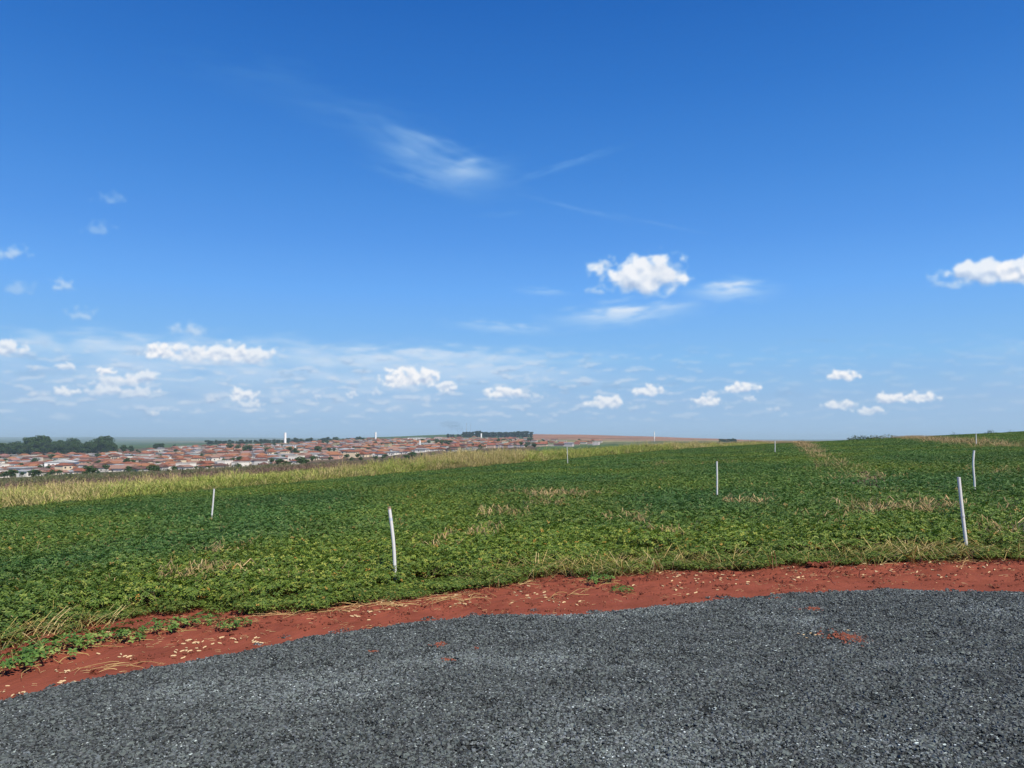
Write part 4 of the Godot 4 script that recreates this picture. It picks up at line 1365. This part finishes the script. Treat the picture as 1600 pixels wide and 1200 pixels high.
	# clods
	for h in [[1284, 893, 0.09, "large crumbly clod with a hollow under it at the strip"], [1248, 884, 0.035, "small crumbly clod beside the large one"], [845, 913, 0.04, "crumbly clod under the crop foot beyond the straw heap"], [150, 1048, 0.035, "crumbly clod on the soil near the branching vine"], [1324, 901, 0.03, "loose clod on the bare soil past the large one"], [1555, 916, 0.03, "flat clod close to the road edge"], [1135, 928, 0.03, "small clod low on the strip near the road"]]:
		var p := on_soil(h[0], h[1])
		var sh := Shape.new()
		for k in 14:
			var o: Vector3 = Vector3(rng.randfn(0, 0.55), absf(rng.randfn(0, 0.3)), rng.randfn(0, 0.35)) * h[2]
			stone_shape(sh, o, Vector3(1.1, 0.7, 0.9) * h[2] * rng.randf_range(0.35, 0.8), Color(0.17, 0.052, 0.034) * rng.randf_range(0.7, 1.2))
		var c := part("soil_clod", sh.commit(), pm)
		c.position = p
		tag(c, h[3], "clod", "clods on the bare soil")

# ---------------------------------------------------------------- weeds in and round the crop
func build_weeds() -> void:
	var gm := paint(0.75, 0.2, Color(0.35, 0.3, 0.2))
	var straw := [Color(0.40, 0.29, 0.16), Color(0.33, 0.23, 0.12), Color(0.46, 0.35, 0.20), Color(0.27, 0.21, 0.10)]
	var kinds := []
	for k in 4: kinds.append([tuft(14, 0.44, 0.40, 0.010, 1.0, straw), [], []])
	var fringe := []
	for k in 4: fringe.append([tuft(9, 0.30, 0.30, 0.007, 2.0, [Color(0.44, 0.34, 0.14), Color(0.34, 0.29, 0.10), Color(0.48, 0.38, 0.2)]), [], []])
	# along the wheel tracks
	for tr in [[Vector2(6.2, 12.0), Vector2(52.0, 140.0), 0.34, 1100], [Vector2(6.6, 16.0), Vector2(11.0, 25.0), 0.8, 60], [Vector2(27.6, 41.5), Vector2(64.0, 126.0), 0.9, 700], [Vector2(27.6, 41.5), Vector2(18.0, 20.0), 0.6, 50]]:
		for k in tr[3]:
			var f := rng.randf()
			f = pow(f, 1.15) if tr[3] == 1100 else f
			var p: Vector2 = tr[0].lerp(tr[1], f)
			var gap := fbm.get_noise_2d(p.y * 14.0, 12.0 + tr[3])
			if tr[3] != 700 and gap < -0.05: continue
			if p.y < 34.0 and rng.randf() > p.y / 60.0: continue
			p += Vector2(rng.randfn(0, tr[2]), rng.randfn(0, tr[2]))
			var w: Array = kinds[rng.randi() % 4]
			var s := rng.randf_range(0.95, 1.3) * (1.0 + smoothstep(18.0, 70.0, p.y) * 0.4)
			w[1].append(Transform3D(Basis(Vector3.UP, rng.randf() * TAU).scaled(Vector3(s, s, s)), Vector3(p.x, land(p.x, p.y), -p.y)))
			var t := rng.randf_range(0.75, 1.2)
			w[2].append(Color(t, t, t))
	# straw fringe along the crop edge and single dead stalks anywhere
	for k in 480:
		var x := rng.randf_range(-8.5, 9.5) if k < 420 else rng.randf_range(3.0, 7.8)
		if k < 420 and fbm.get_noise_2d(x * 60.0, 77.0) < 0.05: continue
		var d := plant_limit(x) + rng.randf_range(-0.2, 0.35)
		var w: Array = fringe[rng.randi() % 4]
		var s := rng.randf_range(0.7, 1.3)
		w[1].append(Transform3D(Basis(Vector3.UP, rng.randf() * TAU).scaled(Vector3(s, s * 0.8, s)), Vector3(x, soil_height(x, d), -d)))
		w[2].append(Color.WHITE * rng.randf_range(0.7, 1.1))
	for k in 900:
		var d := 6.0 + 44.0 * pow(rng.randf(), 1.5)
		var x := rng.randf_range(-0.7, 0.72) * d
		if beyond(x, d) > -1.0 or d < plant_limit(clampf(x, -9, 10)) + 0.4: continue
		if fbm.get_noise_2d(x * 5.0, d * 5.0 + 500.0) < 0.0: continue
		var w: Array = kinds[rng.randi() % 4]
		var s := rng.randf_range(0.7, 1.05)
		w[1].append(Transform3D(Basis(Vector3.UP, rng.randf() * TAU).scaled(Vector3(s * 0.8, s, s * 0.8)), Vector3(x, land(x, d), -d)))
		w[2].append(Color.WHITE * rng.randf_range(0.7, 1.15))
	var root := base("straw", Vector3.ZERO)
	tag(root, "dead straw stalks along the wheel tracks and edge of the crop", "straw", "", "stuff")
	for w in kinds: many("stalks", w[0], gm, w[1], w[2], root)
	for w in fringe: many("bent_stems", w[0], gm, w[1], w[2], root)
	# patches of dead maize one can point to
	for h in [[890, 777, 1.3, 60, "broad patch of dead stalks in mid field between the stakes"], [858, 792, 0.6, 18, "few dead stalks beside the broad mid field patch"], [790, 808, 0.7, 22, "patch of dead stalks nearer than the broad one"], [810, 776, 1.0, 14, "thin line of dead stalks behind the broad patch"], [330, 905, 0.55, 40, "patch of dead stalks near the crop foot before the thin stake"], [345, 872, 0.5, 18, "small patch of dead stalks inside the green crop"], [1172, 789, 0.6, 26, "round patch of dead stalks beyond the straight stake foot"], [1132, 725, 1.2, 14, "dead stalks right behind the straight stake"], [1375, 803, 0.55, 34, "dense patch of dead stalks before the straw track"], [1285, 823, 0.35, 6, "two or three dead stalks alone in green leaves"], [1365, 750, 1.0, 34, "dead stalks beside the dark dry bush"], [1455, 800, 0.6, 34, "dead stalks lying along the track by the leaning stake"], [1560, 835, 0.4, 12, "dead stalks past the leaning stake foot"], [1580, 805, 0.4, 10, "pale dead stalks in the crop past the leaning stake"], [690, 862, 0.45, 12, "thin dead stalks near the bent stake"], [1040, 843, 0.5, 12, "short dead stalks above the bare strip"], [745, 840, 0.5, 14, "scattered dead stalks behind the bent stake"], [990, 815, 0.6, 12, "sparse dead stalks between patch and strip"], [1050, 727, 1.2, 10, "distant dead stalks near a purple weed patch"], [1575, 740, 0.9, 14, "dead stalks upslope past the bowed stake"]]:
		var p := gp(h[0], h[1], 0.25)
		var sh := Shape.new()
		for k in int(h[3] * 1.8):
			var o := Vector3(clampf(rng.randfn(0, 0.5), -1.1, 1.1) * h[2], 0, clampf(rng.randfn(0, 0.45), -1.0, 1.0) * h[2])
			var t := rng.randf() * TAU
			var out := Vector3(cos(t), 0, sin(t))
			var side := Vector3(-out.z, 0, out.x) * rng.randf_range(0.003, 0.007)
			var hh := rng.randf_range(0.30, 0.48)
			var col: Color = straw[rng.randi() % 4] * rng.randf_range(0.9, 1.2)
			for b in 3:
				var l := rng.randf_range(0.08, 0.24)
				var bend := out.rotated(Vector3.UP, rng.randfn(0, 1.2))
				var m := o + Vector3.UP * hh * rng.randf_range(0.6, 1.0)
				sh.quad(m - side, m + side, m + bend * l * 0.5 + Vector3.UP * 0.07 + side, m + bend * l * 0.5 + Vector3.UP * 0.07 - side, col)
				sh.tri(m + bend * l * 0.5 + Vector3.UP * 0.07 - side, m + bend * l * 0.5 + Vector3.UP * 0.07 + side, m + bend * l - Vector3.UP * 0.04, col)
			sh.quad(o - side * 0.5, o + side * 0.5, o + Vector3.UP * hh + out * 0.1 + side * 0.4, o + Vector3.UP * hh + out * 0.1 - side * 0.4, col)
		var n := part("dead_stalk_patch", sh.commit(), gm)
		n.position = p
		tag(n, h[4], "dead stalks", "patches of dead stalks in the crop")
	# dry bushes and shrubs
	var dark := [Color(0.13, 0.09, 0.08), Color(0.16, 0.11, 0.09), Color(0.10, 0.075, 0.065)]
	var bushy := [Color(0.035, 0.06, 0.02), Color(0.05, 0.075, 0.025), Color(0.028, 0.05, 0.02)]
	for h in [[1352, 762, 0.28, 0.62, 0.55, 40, dark, "dark leafless dry bush standing in the crop"], [1064, 696, 0.4, 1.5, 2.4, 260, dark, "large purplish brown bush where grass meets crop"], [1022, 724, 0.28, 0.45, 0.9, 50, dark, "low purple weed patch inside the far crop"], [1170, 691, 0.3, 1.4, 5.0, 300, [Color(0.22, 0.2, 0.08), Color(0.28, 0.23, 0.1)], "pale hump of tall grass at the skyline"], [1253, 689, 0.3, 0.9, 1.0, 60, bushy, "small weed tuft at the top of the straw track"], [1344, 686, 0.3, 1.0, 2.2, 220, bushy, "rounded green mound of bush on the skyline"], [1385, 683, 0.3, 1.1, 3.0, 200, [Color(0.10, 0.12, 0.05), Color(0.16, 0.16, 0.07)], "wispy tall weeds on the skyline where the straw begins"], [1365, 684, 0.3, 1.2, 1.2, 90, [Color(0.08, 0.11, 0.04)], "upright weeds next to the wispy ones"], [1490, 680, 0.3, 0.8, 0.8, 60, bushy, "small dark skyline bush near the far stake"], [1547, 677, 0.3, 0.9, 0.9, 90, bushy, "round dark bush on the skyline beyond the far stake"], [1577, 676, 0.3, 0.7, 0.8, 50, bushy, "low bush on the skyline at the crest"], [1010, 705, 0.3, 1.2, 1.5, 110, dark, "grey brown bush rising out of the tall grass"], [480, 745, 0.2, 0.9, 0.9, 120, bushy, "dark green bush breaking the yellow grass belt"]]:
		var p := gp(h[0], h[1], h[2])
		p.y = land(p.x, -p.z)
		var o := base("bush", p, rng.randf() * TAU)
		tag(o, h[7], "bush")
		var tw := Shape.new()
		var lf := Shape.new()
		var ht: float = h[3]; var sp: float = h[4]
		for k in int(h[5] / 2.0):
			var t := rng.randf() * TAU
			var r := sqrt(rng.randf()) * sp
			var top := Vector3(cos(t) * r, ht * (1.0 - 0.5 * pow(r / sp, 2)) * rng.randf_range(0.75, 1.15), sin(t) * r)
			var foot := Vector3(top.x * 0.7, -0.1, top.z * 0.7)
			var sd := Vector3(rng.randf() - 0.5, 0, rng.randf() - 0.5).normalized() * 0.012
			var cs: Array = h[6]
			var col: Color = cs[rng.randi() % cs.size()]
			tw.tri(foot - sd, foot + sd, top, col)
			for q in 7:
				var c := foot.lerp(top, rng.randf_range(0.35, 1.0)) + Vector3(rng.randfn(0, 0.09), rng.randfn(0, 0.06), rng.randfn(0, 0.09))
				var a := Vector3(rng.randfn(), rng.randfn(), rng.randfn()).normalized() * 0.085 * clampf(sp, 0.6, 1.6)
				var b := a.cross(Vector3(rng.randfn(), rng.randfn(), rng.randfn()).normalized()) * 0.7
				lf.tri(c - a, c + a, c + b, col * rng.randf_range(0.8, 1.3))
		part("twig", tw.commit(), gm, o)
		part("foliage", lf.commit(), gm, o)

# ---------------------------------------------------------------- a far fire
func build_smoke() -> void:
	var fm := FogMaterial.new()
	fm.albedo = Color(0.18, 0.18, 0.2)
	fm.density = 0.0016
	for q in [[719.0, 672.0, 34.0, 22.0], [713.0, 668.0, 60.0, 26.0], [703.0, 663.0, 90.0, 30.0]]:
		var f := FogVolume.new()
		f.name = numbered("smoke")
		f.shape = RenderingServer.FOG_VOLUME_SHAPE_ELLIPSOID
		f.size = Vector3(q[2], q[3], q[2])
		f.material = fm
		add_child(f, true)
		f.position = at_depth(q[0], q[1], 3050.0)
		tag(f, "thin dark drift of smoke rising beyond the green hill", "smoke", "", "stuff")
